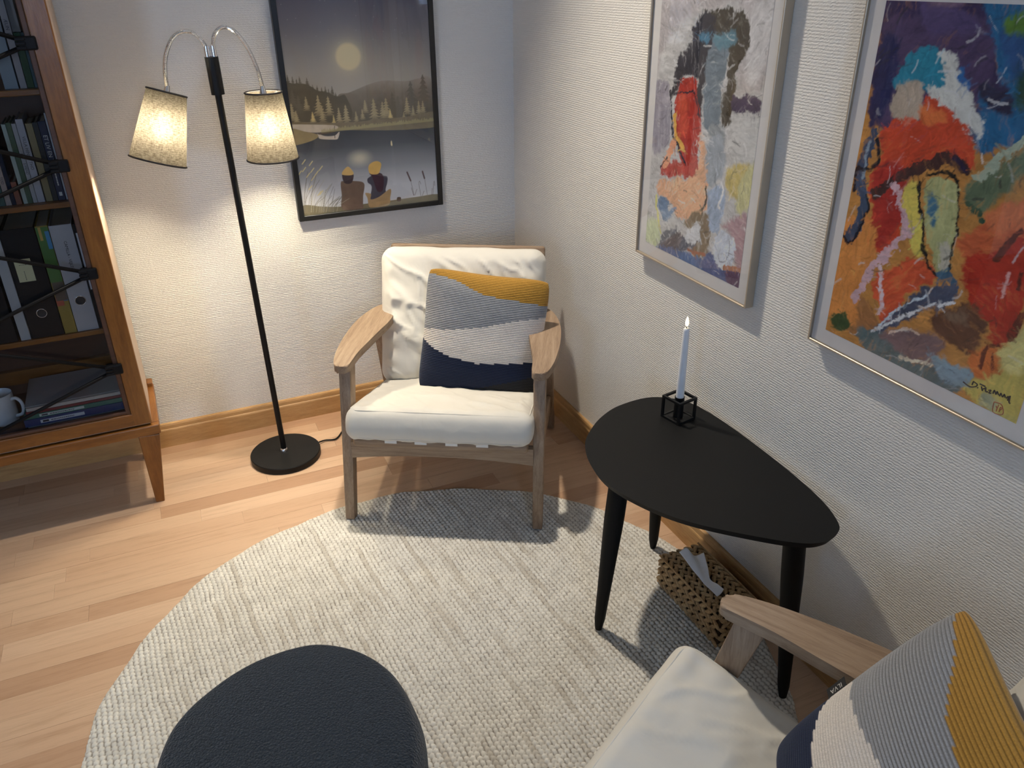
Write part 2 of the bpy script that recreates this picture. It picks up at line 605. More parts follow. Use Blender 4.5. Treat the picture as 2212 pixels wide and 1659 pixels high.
# ------------------------------------------------------------------ rug
def rug_mat():
    m = MT('woven_wool_jute')
    at = m.n('Attribute', attribute_name='print')
    m.set(at.outputs['Color'], 0.9, spec=0.15)
    m.bump(m.noise(m.coord('Object', (900, 900, 900)), 1.0, 2), 0.0006, 0.6)
    return m.m
MAT['rug'] = rug_mat()
RUG_C, RUG_R = (-0.838, -1.461), 0.81
def make_rug():
    # polar-free disc: square grid squeezed onto the disc keeps the weave regular
    h = 0.0024
    n = int(2 * RUG_R / h)
    g = (np.arange(n + 1) / n * 2 - 1) * RUG_R
    X, Y = np.meshgrid(g, g, indexing='ij')
    R = np.hypot(X, Y)
    ang = np.arctan2(Y, X)
    edge = RUG_R + 0.004 * np.sin(ang * 9 + 1) + 0.003 * np.sin(ang * 23) + 0.0025 * (vnoise(ang * 30, ang * 0, 3) - 0.5)
    k = np.minimum(1.0, edge / np.maximum(R, 1e-6))
    X2, Y2 = X * k, Y * k
    keep = R < edge + h * 1.5
    # chunky basket weave: oblong loops, rows along x, neighbouring columns shifted by half a loop
    th = 0.10
    U = X2 * math.cos(th) + Y2 * math.sin(th)
    V = -X2 * math.sin(th) + Y2 * math.cos(th)
    U = U + 0.004 * (fbm(V * 14, U * 5, 11, 2) - 0.5) * 2
    pu, pv = 0.0125, 0.0132
    cu = np.floor(U / pu).astype(np.int64)
    fu = U / pu - cu
    shift = np.where(cu % 2 == 0, 0.0, 0.5) + 0.25 * vnoise(cu * 1.7, V * 9, 5)
    cv = np.floor(V / pv + shift).astype(np.int64)
    fv = V / pv + shift - cv
    du, dv = (fu - 0.5) * 2, (fv - 0.5) * 2
    jit = 0.22 * (vnoise(cu * 1.31 + 0.2, cv * 1.77 + 0.7, 8) - 0.5)
    rr = np.sqrt(np.abs(du + jit) ** 2.3 + np.abs(dv - jit) ** 2.3 * 0.95)
    loop = np.sqrt(np.clip(1 - rr ** 2 * 0.86, 0, 1))
    rnd = vnoise(cu * 1.0 + 0.5, cv * 1.0 + 0.5, 21)
    rnd2 = vnoise(cu * 1.0 + 0.5, cv * 0.09 + cu * 5.3, 33)
    Z = 0.004 + 0.0058 * loop * (0.7 + 0.55 * rnd) + 0.0010 * fbm(X2 * 60, Y2 * 60, 4, 2)
    Z = np.where(R > edge - 0.006, np.minimum(Z, 0.006), Z)
    Z = np.where(R > edge, 0.0015, Z)
    cream = np.array((0.76, 0.73, 0.655)); tan = np.array((0.48, 0.425, 0.345)); dark = np.array((0.10, 0.08, 0.065))
    C = np.ones(X.shape + (3,)) * cream
    C = C * (0.80 + 0.32 * rnd[..., None])
    fleck = np.clip((rnd2 - 0.62) * 4, 0, 1) * 0.55
    C = C * (1 - fleck[..., None]) + tan * fleck[..., None]
    gap = np.clip((0.64 - loop) * 2.2, 0, 1) * (0.55 + 0.6 * vnoise(cu * 1.0 + 0.3, cv * 1.0 + 0.9, 71))
    gap = np.clip(gap, 0, 1)
    C = C * (1 - gap[..., None]) + (tan * 0.5 + dark * 0.5) * gap[..., None]
    yarn = np.clip(1 - np.abs(np.abs(du) - 1) / 0.16, 0, 1) * np.clip((vnoise(cu * 1.0 + 0.1, V * 26 + cu * 3.7, 91) - 0.46) * 4, 0, 1)
    C = C * (1 - 0.8 * yarn[..., None]) + dark * 0.8 * yarn[..., None]
    rim = np.clip((R - edge + 0.011) / 0.004, 0, 1) * (0.5 + 0.5 * np.sin(ang * 560))
    C = C * (1 - 0.35 * rim[..., None]) + np.array((0.60, 0.56, 0.50)) * 0.35 * rim[..., None]
    P = np.stack([X2, Y2, Z], -1)
    idx = -np.ones(X.shape, np.int64)
    idx[keep] = np.arange(keep.sum())
    q = np.stack([idx[:-1, :-1], idx[1:, :-1], idx[1:, 1:], idx[:-1, 1:]], -1).reshape(-1, 4)
    q = q[(q >= 0).all(1)]
    me = bpy.data.meshes.new('round_rug')
    V_ = P[keep]
    me.vertices.add(len(V_))
    me.vertices.foreach_set('co', V_.reshape(-1).astype(np.float32))
    me.loops.add(len(q) * 4)
    me.loops.foreach_set('vertex_index', q.reshape(-1).astype(np.int32))
    me.polygons.add(len(q))
    me.polygons.foreach_set('loop_start', np.arange(0, len(q) * 4, 4, dtype=np.int32))
    me.polygons.foreach_set('loop_total', np.full(len(q), 4, dtype=np.int32))
    me.polygons.foreach_set('use_smooth', np.ones(len(q), bool))
    me.update(calc_edges=True)
    at = me.color_attributes.new('print', 'FLOAT_COLOR', 'POINT')
    buf = np.ones((len(V_), 4), np.float32)
    buf[:, :3] = C[keep]
    at.data.foreach_set('color', buf.reshape(-1))
    o = link('round_rug', me, MAT['rug'], None, (RUG_C[0], RUG_C[1], 0.0006))
    tag(o, 'large round cream and beige woven rug lying on the wooden floor', 'rug')
make_rug()

# ------------------------------------------------------------------ cushions and pillows
def fabric_mat(name, color, wr=0.004, rough=0.85):
    m = MT(name)
    v = m.coord()
    n = m.noise(v, 9, 3, 0.55, 0.8)
    w = m.noise(v, 700, 1)
    m.set(m.mix(n, tuple(np.array(color) * 0.94), tuple(np.array(color) * 1.04)), rough, spec=0.2)
    h = m.math('ADD', m.math('MULTIPLY', n, 1.0), m.math('MULTIPLY', w, 0.03))
    m.bump(h, wr, 0.7)
    m.b.inputs['Sheen Weight'].default_value = 0.15
    return m.m
MAT['cream_cotton'] = fabric_mat('cream_cotton', (0.69, 0.655, 0.575))

def rounded_box(half, r, n, deform=None):
    """surface grid of a rounded box -> (verts, faces)"""
    hx, hy, hz = half
    V, F = [], []
    cache = {}
    def axis(h, k):
        # denser near the ends so that the rounding is smooth
        t = np.linspace(-1, 1, k)
        return np.sin(t * PI / 2) * 0.45 + t * 0.55
    ax = [axis(hx, n[0]), axis(hy, n[1]), axis(hz, n[2])]
    def vid(p):
        key = (round(p[0], 6), round(p[1], 6), round(p[2], 6))
        if key in cache:
            return cache[key]
        q = np.array(p) * half
        inner = np.clip(q, -(np.array(half) - r), np.array(half) - r)
        d = q - inner
        L = np.linalg.norm(d)
        q = inner + d / L * r if L > 1e-9 else q
        cache[key] = len(V)
        V.append(q)
        return cache[key]
    for a in range(3):
        u, v = [(1, 2), (2, 0), (0, 1)][a]
        for s in (-1, 1):
            for i in range(len(ax[u]) - 1):
                for j in range(len(ax[v]) - 1):
                    c = []
                    for di, dj in ((0, 0), (1, 0), (1, 1), (0, 1)):
                        p = [0, 0, 0]
                        p[a], p[u], p[v] = s, ax[u][i + di], ax[v][j + dj]
                        c.append(vid(p))
                    F.append(c if s > 0 else c[::-1])
    V = np.array(V)
    if deform is not None:
        V = deform(V)
    return V, F

def round_rect_path(hx, hy, r, z, per=6, zfun=None):
    pts = []
    for cx, cy, a0 in ((hx - r, hy - r, 0), (-hx + r, hy - r, PI / 2), (-hx + r, -hy + r, PI), (hx - r, -hy + r, 1.5 * PI)):
        for k in range(per + 1):
            a = a0 + PI / 2 * k / per
            pts.append((cx + r * math.cos(a), cy + r * math.sin(a), z))
    out = []
    n = len(pts)
    for i in range(n):
        p, q = np.array(pts[i]), np.array(pts[(i + 1) % n])
        L = np.linalg.norm(q - p)
        k = max(1, int(L / 0.03))
        for j in range(k):
            t = p + (q - p) * j / k
            if zfun is not None:
                t[2] = zfun(t[0], t[1])
            out.append(t)
    return out

def make_cushion(parent, name, half, loc, rot, puff, wr_seed, wr=0.0022, rad=0.028, piped=(1, -1)):
    hx, hy, hz = half
    def top(x, y):
        u, v = np.clip(np.abs(x) / hx, 0, 1), np.clip(np.abs(y) / hy, 0, 1)
        return puff * (1 - u ** 3) * (1 - v ** 3)
    def deform(V):
        x, y, z = V[:, 0], V[:, 1], V[:, 2]
        s = np.sign(z)
        zz = z + s * top(x, y) * np.clip(np.abs(z) / hz, 0, 1)
        # wrinkles fanning in from the borders
        e = np.minimum(1 - np.abs(x) / hx, 1 - np.abs(y) / hy)
        w = (fbm(x * 16 + wr_seed, y * 7, wr_seed, 3) - 0.5) * wr * 2
        rg1 = 1 - np.abs(2 * fbm(x * 4 + wr_seed * 3, y * 9 + x * 5, wr_seed + 21, 3) - 1)
        rg2 = 1 - np.abs(2 * fbm(x * 9 + y * 6, y * 4 + wr_seed, wr_seed + 31, 3) - 1)
        w = w * .5 + wr * .9 * (rg1 ** 14 + rg2 ** 14) - wr * .3
        rp = np.sin(x * 95 + 6 * fbm(x * 6, y * 6, wr_seed + 3, 2)) * np.exp(-np.clip((1 - np.abs(y) / hy) * 9, 0, 9)) * wr * 0.8
        ry = np.sin(y * 85 + 6 * fbm(x * 6, y * 6, wr_seed + 4, 2)) * np.exp(-np.clip((1 - np.abs(x) / hx) * 7, 0, 9)) * wr * 1.1
        ef = np.clip((np.minimum(hx - np.abs(x), hy - np.abs(y)) - .008) / .03, 0, 1)
        zz = zz + np.clip(np.abs(z) / hz, 0, 1) * s * (w + rp + ry) * ef
        bx = x + np.sign(x) * 0.006 * np.cos(z / hz * PI / 2) * (np.abs(x) > hx * 0.8) + (fbm(y * 14, z * 20, wr_seed + 9, 2) - 0.5) * 0.005 * (np.abs(x) > hx * 0.85)
        by = y + np.sign(y) * 0.007 * np.cos(z / hz * PI / 2) * (np.abs(y) > hy * 0.8) + (fbm(x * 14, z * 20, wr_seed + 8, 2) - 0.5) * 0.005 * (np.abs(y) > hy * 0.85)
        return np.stack([bx, by, zz], 1)
    V, F = rounded_box(half, rad, (84, 76, 13), deform)
    o = pydata(name, V, F, MAT['cream_cotton'], parent, loc, rot, smooth=PI)
    for s in piped:
        pz = lambda x, y: s * (hz - 0.0085 + float(top(x, y)) * 0.5)
        pth = round_rect_path(hx - 0.0068, hy - 0.0068, 0.03, 0, 6, pz)
        obj('piping', tube_bm(pth, 0.0021, 6, closed=True), MAT['cream_cotton'], o, smooth=PI)
    return o

PILLOW_KEYS = {  # boundary heights (0 bottom .. 1 top) across the pillow: mustard / grey / white / navy / charcoal
    'mg': [(0, .957), (.25, .925), (.5, .83), (.75, .813), (1, .79)],
    'gw': [(0, .505), (.25, .53), (.5, .578), (.75, .655), (1, .70)],
    'wn': [(0, .43), (.12, .37), (.25, .327), (.5, .295), (.75, .325), (1, .355)],
    'nd': [(0, -.06), (.25, 0.0), (.5, .07), (.75, .165), (1, .25)],
}
def pillow_mesh():
    W, Hh, T = 0.205, 0.205, 0.070
    nu, nv = 130, 300
    NR = 74
    u = np.linspace(-1, 1, nu)
    u = np.sign(u) * (1 - (1 - np.abs(u)) ** 1.25)
    v = np.linspace(-1, 1, nv)
    U, V = np.meshgrid(u, v, indexing='ij')
    pin = 0.055
    X = W * U * (1 - pin * (1 - V ** 2) * np.abs(U) ** 2)
    Y = Hh * V * (1 - pin * (1 - U ** 2) * np.abs(V) ** 2)
    cr = 1 - 0.075 * (np.abs(U) ** 5 * np.abs(V) ** 5)
    X, Y = X * cr, Y * cr
    th = T * (np.maximum(0, 1 - np.abs(U) ** 2.6) ** 0.62) * (np.maximum(0, 1 - np.abs(V) ** 2.6) ** 0.62)
    th = th * (1 + 0.10 * (fbm(U * 2 + 5, V * 2, 77, 2) - 0.5))
    rib = 0.5 + 0.5 * np.cos(2 * PI * (V * 0.5 + 0.5) * NR)
    t01 = V * 0.5 + 0.5
    row = (np.floor(t01 * NR + 0.5)) / NR
    cols = {'m': (0.46, 0.245, 0.042), 'g': (0.33, 0.335, 0.345), 'w': (0.72, 0.665, 0.60), 'n': (0.020, 0.028, 0.060), 'd': (0.030, 0.030, 0.033)}
    def shade(u01):
        key = {k: np.interp(u01, [a for a, _ in p], [b for _, b in p]) for k, p in PILLOW_KEYS.items()}
        C = np.zeros(u01.shape + (3,)) + np.array(cols['m'])
        for k, c in (('mg', 'g'), ('gw', 'w'), ('wn', 'n'), ('nd', 'd')):
            C[row < key[k]] = cols[c]
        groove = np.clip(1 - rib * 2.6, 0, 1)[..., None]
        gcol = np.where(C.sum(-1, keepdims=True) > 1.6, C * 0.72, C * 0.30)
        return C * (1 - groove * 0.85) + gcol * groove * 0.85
    fade = np.clip(th / 0.01, 0, 1)
    zf = th + (rib - 0.5) * 0.0026 * fade
    zb = -th * 0.85 - (rib - 0.5) * 0.0026 * fade
    Pf = np.stack([X, -zf, Y], -1)
    Pb = np.stack([X, -zb, Y], -1)
    P = np.concatenate([Pf, Pb[::-1]], 0)
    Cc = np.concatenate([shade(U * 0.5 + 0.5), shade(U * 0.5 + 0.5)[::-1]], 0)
    return P, Cc
def knit_mat():
    m = MT('ribbed_knit')
    at = m.n('Attribute', attribute_name='print')
    v = m.coord('Object', (500, 500, 250))
    n = m.noise(v, 1.0, 2)
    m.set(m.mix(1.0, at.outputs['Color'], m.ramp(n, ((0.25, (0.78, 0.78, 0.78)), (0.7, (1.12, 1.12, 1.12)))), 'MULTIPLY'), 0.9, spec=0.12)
    m.bump(n, 0.0008, 0.5)
    m.b.inputs['Sheen Weight'].default_value = 0.2
    return m.m
MAT['knit'] = knit_mat()

# ------------------------------------------------------------------ the armchair (local: front = -Y, origin on the floor between the front feet)
def mirror(pts):
    return [(-x, y) for x, y in pts][::-1]
ARM = [(.270, .082), (.283, .074), (.300, .075), (.313, .088), (.325, .13), (.334, .19), (.340, .28), (.339, .38), (.330, .45), (.318, .50), (.300, .545),
       (.275, .57), (.24, .575), (.226, .55), (.226, .43), (.240, .34), (.251, .268), (.264, .18), (.267, .11)]
ARM_Z = 0.50
def make_chair():
    t = empty('armchair')
    W = MAT['chair']
    for s in (-1, 1):
        obj('leg', beam_bm((s * .292, .018, 0), (s * .290, .136, .478), (.030, .034), (.036, .056), bev=.004), W['z'], t, smooth=.6)
        obj('leg', beam_bm((s * .296, .640, 0), (s * .288, .500, .478), (.028, .034), (.032, .056), bev=.004), W['z'], t, smooth=.6)
        ol = catmull(ARM, 4, True)
        if s < 0:
            ol = np.array(mirror([tuple(p) for p in ol]))
        obj('armrest', prism_bm(ol, ARM_Z - .024, ARM_Z, .005, 3), W['y'], t, smooth=.6)
        obj('side_rail', beam_bm((s * .286, .075, .235), (s * .286, .595, .125), (.024, .062), (.024, .062), bev=.004), W['y'], t, smooth=.6)
    # front rail, slightly arched below
    b = bmesh.new()
    N = 14
    top, bot = [], []
    for i in range(N + 1):
        x = -.276 + .552 * i / N
        k = 1 - (x / .276) ** 2
        top.append((x, .262)); bot.append((x, .205 + .016 * k))
    ring = top + bot[::-1]
    lo = [b.verts.new((x, .046, z)) for x, z in ring]
    hi = [b.verts.new((x, .070, z)) for x, z in ring]
    b.faces.new(lo); b.faces.new(hi[::-1])
    for i in range(len(ring)):
        j = (i + 1) % len(ring)
        b.faces.new((lo[i], lo[j], hi[j], hi[i]))
    obj('front_rail', b, W['x'], t)
    obj('seat_bar', box_bm(-.262, .262, .022, .062, .258, .286, .010, 4), W['x'], t, smooth=.8)
    obj('rear_rail', beam_bm((-.285, .600, .125), (.285, .600, .125), (.024, .06), (.024, .06), side=(0, 1, 0), bev=.004), W['x'], t, smooth=.6)
    # back frame: two raked uprights, a top rail and slats
    y0, z0, y1, z1 = .515, .170, .668, .665
    dz = (z1 - z0); dy = (y1 - y0)
    for s in (-1, 1):
        obj('back_post', beam_bm((s * .238, y0, z0), (s * .238, y1, z1 - .02), (.030, .040), (.026, .034), bev=.004), W['z'], t, smooth=.6)
    obj('back_rail', box_bm(-.268, .268, -.013, .013, -.030, .030, .010, 4), W['x'], t, (0, y1 + .004, z1 - .012), (-math.atan2(dy, dz), 0, 0), smooth=.8)
    for k in (.2, .42, .64, .84):
        obj('back_slat', box_bm(-.225, .225, -.007, .007, -.025, .025, .004), W['x'], t, (0, y0 + dy * k + .004, z0 + dz * k), (-math.atan2(dy, dz), 0, 0), smooth=.6)
    for x in (-.145, -.055, .037, .128):
        sb = box_bm(x - .018, x + .018, .0, .48, .0, .0016)
        for v in sb.verts:
            v.co.z += -.272 * max(0, v.co.y - .04) * .97
        box_bm(x - .018, x + .018, -.0016, .0, -.0085, .0016, bm=sb)
        bmesh.ops.remove_doubles(sb, verts=sb.verts, dist=1e-5)
        obj('webbing_strap', sb, MAT['webbing'], t, (0, .0218, .2862))
    make_cushion(t, 'seat_cushion', (.272, .262, .050), (0, .262, .273), (-.272, 0, 0), .009, 3, .0060)
    make_cushion(t, 'back_cushion', (.272, .226, .056), (0, .532, .474), (1.245, 0, 0), .022, 9, .0100, rad=.046, piped=(-1,))
    return t
MAT['webbing'] = plain('white_webbing', (0.72, 0.71, 0.68), 0.8)

CH1, CH1_ROT = (-.647, -.884, 0.0085), math.atan2(-.496, .868)
CH2, CH2_ROT = (-.741, -1.999, 0.0085), math.atan2(-.48, -.877)
chair = make_chair()
chair.location = CH1
chair.rotation_euler = (0, 0, CH1_ROT)
tag(chair, 'wooden armchair with cream cushions standing in the room corner beside the floor lamp', 'armchair', 'matching wooden armchairs')
chair2 = copy_tree(chair)
chair2.location = CH2
chair2.rotation_euler = (0, 0, CH2_ROT)
chair2['label'] = 'wooden armchair with cream cushions in the foreground, cropped at the lower right of the photo'

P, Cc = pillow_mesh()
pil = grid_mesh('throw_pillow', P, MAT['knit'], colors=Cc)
bmw = bmesh.new(); bmw.from_mesh(pil.data); bmesh.ops.remove_doubles(bmw, verts=bmw.verts, dist=1e-5); bmesh.ops.recalc_face_normals(bmw, faces=bmw.faces); bmw.to_mesh(pil.data); bmw.free()
for p_ in pil.data.polygons: p_.use_smooth = True
def chair_to_world(pos, rot, x, y, z):
    c, s = math.cos(rot), math.sin(rot)
    return (pos[0] + c * x - s * y, pos[1] + s * x + c * y, z + pos[2])
def place_pillow(o, pos, rot, local, lean, roll, yaw=0.0):
    R = Matrix.Rotation(rot, 4, 'Z') @ Matrix.Rotation(yaw, 4, 'Z') @ Matrix.Rotation(-lean, 4, 'X') @ Matrix.Rotation(roll, 4, 'Y')
    o.matrix_world = Matrix.Translation(chair_to_world(pos, rot, *local)) @ R
place_pillow(pil, CH1, CH1_ROT, (.087, .384, .474), .308, .087, -.016)
tag(pil, 'ribbed knit pillow in mustard, grey, white and navy on the corner armchair', 'pillow', 'striped knit throw pillows')
pil2 = pil.copy()
COL.objects.link(pil2)
place_pillow(pil2, CH2, CH2_ROT, (-.020, .433, .556), .58, -.03, .47)
pil2['label'] = 'ribbed knit pillow in mustard, grey, white and navy on the foreground armchair'

TAGM = plain('black_woven_tag', (0.012, 0.012, 0.013), 0.7)
tg = obj('brand_tag', box_bm(-.224, -.196, -.0052, -.0040, -.068, -.030), TAGM, pil2)
# ------------------------------------------------------------------ black teardrop table
TABLE_Z = 0.485
TOP = [(-0.404, -1.321), (-0.36, -1.268), (-0.298, -1.218), (-0.222, -1.185), (-0.12, -1.183), (-0.05, -1.245), (-0.028, -1.355), (-0.026, -1.51), (-0.033, -1.65), (-0.047, -1.753), (-0.072, -1.822), (-0.098, -1.847), (-0.135, -1.858), (-0.183, -1.845), (-0.253, -1.79), (-0.347, -1.696), (-0.404, -1.606), (-0.440, -1.497), (-0.436, -1.405)]
tab = empty('side_table', (-0.235, -1.50, 0))
tc = np.array((-0.235, -1.50))
ol = catmull([np.array(p) - tc for p in TOP], 6, True)
obj('table_top', prism_bm(ol, TABLE_Z - 0.018, TABLE_Z, 0.0025, 2, bottom_inset=0.010), MAT['black_wood'], tab, smooth=.7)
for foot, up in (((-.425, -1.462), (-.392, -1.468)), ((-.116, -1.241), (-.150, -1.285)), ((-.140, -1.830), (-.155, -1.790))):
    f, u_ = np.array(foot) - tc, np.array(up) - tc
    n = 14
    path, rad = [], []
    for i in range(n + 1):
        k = i / n
        p = f + (u_ - f) * k
        path.append((p[0], p[1], 0.011 + (TABLE_Z - 0.018 - 0.011) * k))
        rad.append(0.0125 + 0.0115 * min(1, k / 0.75))
    rad[0] = 0.009
    obj('leg', tube_bm(path, .02, 20, radii=rad), MAT['black_wood'], tab, smooth=.8)
tag(tab, 'black teardrop-shaped side table on three tapered legs against the right wall', 'side table')

# cube candle holder and LED candle
hc = (-.121, -1.306)
ch = empty('candle_holder', (hc[0], hc[1], TABLE_Z), math.radians(11))
a, tk = 0.0315, 0.0030
b = bmesh.new()
for sx in (-1, 1):
    for sy in (-1, 1):
        box_bm(sx * (a - tk) - tk, sx * (a - tk) + tk, sy * (a - tk) - tk, sy * (a - tk) + tk, 0, 2 * a, bm=b)
for z in (tk, 2 * a - tk):
    for s in (-1, 1):
        box_bm(-a + 2 * tk, a - 2 * tk, s * (a - tk) - tk, s * (a - tk) + tk, z - tk, z + tk, bm=b)
        box_bm(s * (a - tk) - tk, s * (a - tk) + tk, -a + 2 * tk, a - 2 * tk, z - tk, z + tk, bm=b)
obj('cube_frame', b, MAT['black_metal'], ch)
obj('base_plate', box_bm(-a + 2 * tk, a - 2 * tk, -a + 2 * tk, a - 2 * tk, 0.001, 0.004), MAT['black_metal'], ch)
obj('candle_cup', lathe_bm([(0, .004), (.0125, .004), (.0125, .062), (.0112, .062), (.0112, .050), (0, .050)], 24), MAT['black_metal'], ch, smooth=.6)
tag(ch, 'black open cube candle holder on the black side table', 'candle holder')
cd = obj('taper_candle', lathe_bm([(0, 0), (.0106, 0), (.0104, .05), (.0080, .196), (.0074, .201), (.0050, .2035), (0, .2025)], 24), MAT['wax'], None, (hc[0], hc[1], TABLE_Z + .051), smooth=.7)
cd.rotation_euler = (math.radians(.3), math.radians(-.2), 0)
tag(cd, 'slim white taper candle with a small lit flame in the cube holder', 'candle')
obj('wick', lathe_bm([(0, .202), (.0011, .202), (.0011, .209), (0, .209)], 8), MAT['black_metal'], cd)
m = MT('flame_glow')
m.set((1, .8, .4), .5)
m.b.inputs['Emission Color'].default_value = (1.0, 0.80, 0.42, 1)
m.b.inputs['Emission Strength'].default_value = 5.0
obj('flame', lathe_bm([(0, .207), (.0026, .2095), (.0042, .2145), (.0043, .219), (.0032, .226), (.0014, .232), (0, .2345)], 16), m.m, cd, smooth=PI)

# ------------------------------------------------------------------ floor lamp
lamp = empty('floor_lamp', (-1.018, -.255, 0))
BLK = MAT['black_metal']
obj('base', lathe_bm([(0, .0006), (.118, .0006), (.1205, .003), (.1205, .021), (.118, .0235), (0, .0235)], 56), BLK, lamp, (.004, -.006, 0), smooth=.6)
PT = Vector((-.017, .001, 1.225))
obj('pole', tube_bm([(0, 0, .0235), tuple(PT)], .0095, 16), BLK, lamp, smooth=.8)
obj('pole_collar', lathe_bm([(0, .0235), (.0135, .0235), (.0125, .030), (.0095, .033), (0, .033)], 20), MAT['chrome'], lamp, smooth=.8)
obj('sleeve', tube_bm([tuple(PT - Vector((0, 0, .004))), tuple(PT + Vector((-.0013, 0, .096)))], .0185, 24), BLK, lamp, smooth=.7)
obj('foot_switch', lathe_bm([(0, 0), (.004, 0), (.004, .004), (0, .004)], 10), MAT['chrome'], lamp, (.121, .022, .012), (0, PI / 2, .2))

def shade_mat():
    m = MT('grey_linen_shade')
    v = m.coord('Object', (70, 70, 520))
    u = m.n('TexCoord')
    sp = m.n('SeparateXYZ')
    m.l(u.outputs['Object'], sp.inputs[0])
    angv = m.math('ARCTAN2', sp.outputs[1], sp.outputs[0])
    cmb = m.n('CombineXYZ')
    m.l(m.math('MULTIPLY', angv, 6.0), cmb.inputs[0])
    m.l(m.math('MULTIPLY', sp.outputs[2], 420.0), cmb.inputs[1])
    n1 = m.noise(cmb.outputs[0], 1.0, 3, 0.6)
    cmb2 = m.n('CombineXYZ')
    m.l(m.math('MULTIPLY', angv, 42.0), cmb2.inputs[0])
    m.l(m.math('MULTIPLY', sp.outputs[2], 60.0), cmb2.inputs[1])
    n2 = m.noise(cmb2.outputs[0], 1.0, 3, 0.6)
    f = m.math('ADD', m.math('MULTIPLY', n1, 0.65), m.math('MULTIPLY', n2, 0.35))
    col = m.ramp(f, ((0.36, (0.10, 0.078, 0.055)), (0.5, (0.20, 0.17, 0.13)), (0.62, (0.31, 0.27, 0.215))))
    df = m.n('BsdfDiffuse'); tl = m.n('BsdfTranslucent'); ms = m.n('MixShader')
    # linen: reflects a little, scatters a little light through, and passes some straight on
    rf = m.n('BsdfRefraction'); rf.inputs['Roughness'].default_value = 1.0; rf.inputs['IOR'].default_value = 1.25
    m.l(m.mix(1.0, col, (0.55, 0.55, 0.55), 'MULTIPLY'), df.inputs['Color'])
    m.l(m.mix(1.0, col, (0.085, 0.085, 0.085), 'MULTIPLY'), tl.inputs['Color'])
    m.l(m.mix(1.0, col, (0.010, 0.010, 0.010), 'MULTIPLY'), rf.inputs['Color'])
    ad = m.n('AddShader')
    m.l(tl.outputs[0], ad.inputs[0]); m.l(rf.outputs[0], ad.inputs[1])
    ms.inputs[0].default_value = 0.6
    m.l(df.outputs[0], ms.inputs[1]); m.l(ad.outputs[0], ms.inputs[2])
    m.l(ms.outputs[0], m.out.inputs['Surface'])
    return m.m
MAT['shade'] = shade_mat()
MAT['liner'] = plain('white_shade_ring', (0.75, 0.74, 0.70), 0.6)
m = MT('warm_bulb')
m.set((1, .9, .75), .4)
m.b.inputs['Emission Color'].default_value = (1.0, 0.89, 0.67, 1)
m.b.inputs['Emission Strength'].default_value = LAMP_STRENGTH
MAT['bulb'] = m.m
m = MT('black_trim'); m.set((0.012, 0.010, 0.010), .7); m.bump(m.noise(m.coord(), 300, 2), .0002); MAT['trim'] = m.m

LB = Vector(lamp.location)
def lamp_head(top, axis, foot, path):
    """top: world centre of the shade's upper rim; axis: unit vector pointing up along the shade."""
    ax = Vector(axis).normalized()
    q = Vector((0, 0, 1)).rotation_difference(ax)
    H, r0, r1 = .190, .0755, .0525          # height, lower and upper radius
    base = Vector(top) - ax * H - LB
    th = .0009
    prof = [(r0, 0), (r1, H), (r1 - th, H), (r0 - th, 0)]
    n = 56
    P = np.array([[(r * math.cos(2 * PI * k / n), r * math.sin(2 * PI * k / n), z) for r, z in ((r0 + (r1 - r0) * j / 8, H * j / 8) for j in range(9))] for k in range(n)])
    sh = grid_mesh('lamp_shade', P, MAT['shade'], lamp, tuple(base), q.to_euler(), close_u=True)
    for r, z in ((r0, 0), (r1, H)):
        obj('shade_trim', tube_bm([(r * math.cos(2 * PI * k / 48), r * math.sin(2 * PI * k / 48), z) for k in range(48)], .0026, 6, closed=True), MAT['trim'], sh, smooth=PI)
    bm_ = bmesh.new()
    for k in range(3):
        a_ = 2 * PI * k / 3 + .5
        tube_bm([(0.012 * math.cos(a_), 0.012 * math.sin(a_), H - .012), (r1 * math.cos(a_), r1 * math.sin(a_), H - .003)], .0013, 6, bm=bm_)
    obj('shade_carrier', bm_, MAT['liner'], sh)
    obj('lamp_socket', lathe_bm([(0, H - .055), (.015, H - .055), (.015, H - .012), (.010, H - .004), (.0062, H + .018), (0, H + .018)], 20), MAT['chrome'], sh, smooth=.7)
    obj('light_bulb', lathe_bm([(0, H - .136), (.012, H - .133), (.0205, H - .122), (.0225, H - .110), (.020, H - .094), (.013, H - .075), (.0115, H - .055), (0, H - .055)], 20), MAT['bulb'], sh, smooth=PI)
    # flexible neck
    pth = catmull([np.array(p) for p in path], 14)
    rad = [.0045 + .0006 * math.sin(i * PI * 0.9) for i in range(len(pth))]
    # finely ringed hose: resample densely
    L = np.concatenate([[0], np.cumsum(np.linalg.norm(np.diff(pth, axis=0), axis=1))])
    k = int(L[-1] / .0016)
    s = np.linspace(0, L[-1], k)
    fine = np.stack([np.interp(s, L, pth[:, i]) for i in range(3)], 1)
    rad = [.0055 + (.0007 if i % 2 else 0) for i in range(k)]
    obj('gooseneck', tube_bm(fine, .0045, 12, radii=rad), MAT['chrome'], lamp, smooth=.3)
    a0, a1 = Vector(pth[0]), Vector(pth[2])
    obj('neck_ferrule', tube_bm([tuple(Vector(foot)), tuple(Vector(foot) + Vector((0, 0, .028)))], .0074, 14), MAT['chrome'], lamp, smooth=.7)
SL = PT + Vector((-.0013, 0, .096))      # top of the sleeve, lamp-local
lt_top, lt_ax = Vector((-1.170, -.262, 1.236)), Vector((.059, .02, .179)).normalized()
rt_top, rt_ax = Vector((-.909, -.245, 1.218)), Vector((-.004, .0, 1)).normalized()
lf = SL + Vector((-.009, 0, 0)); rf = SL + Vector((.009, 0, 0))
lj = lt_top - LB + lt_ax * .012; rj = rt_top - LB + rt_ax * .014
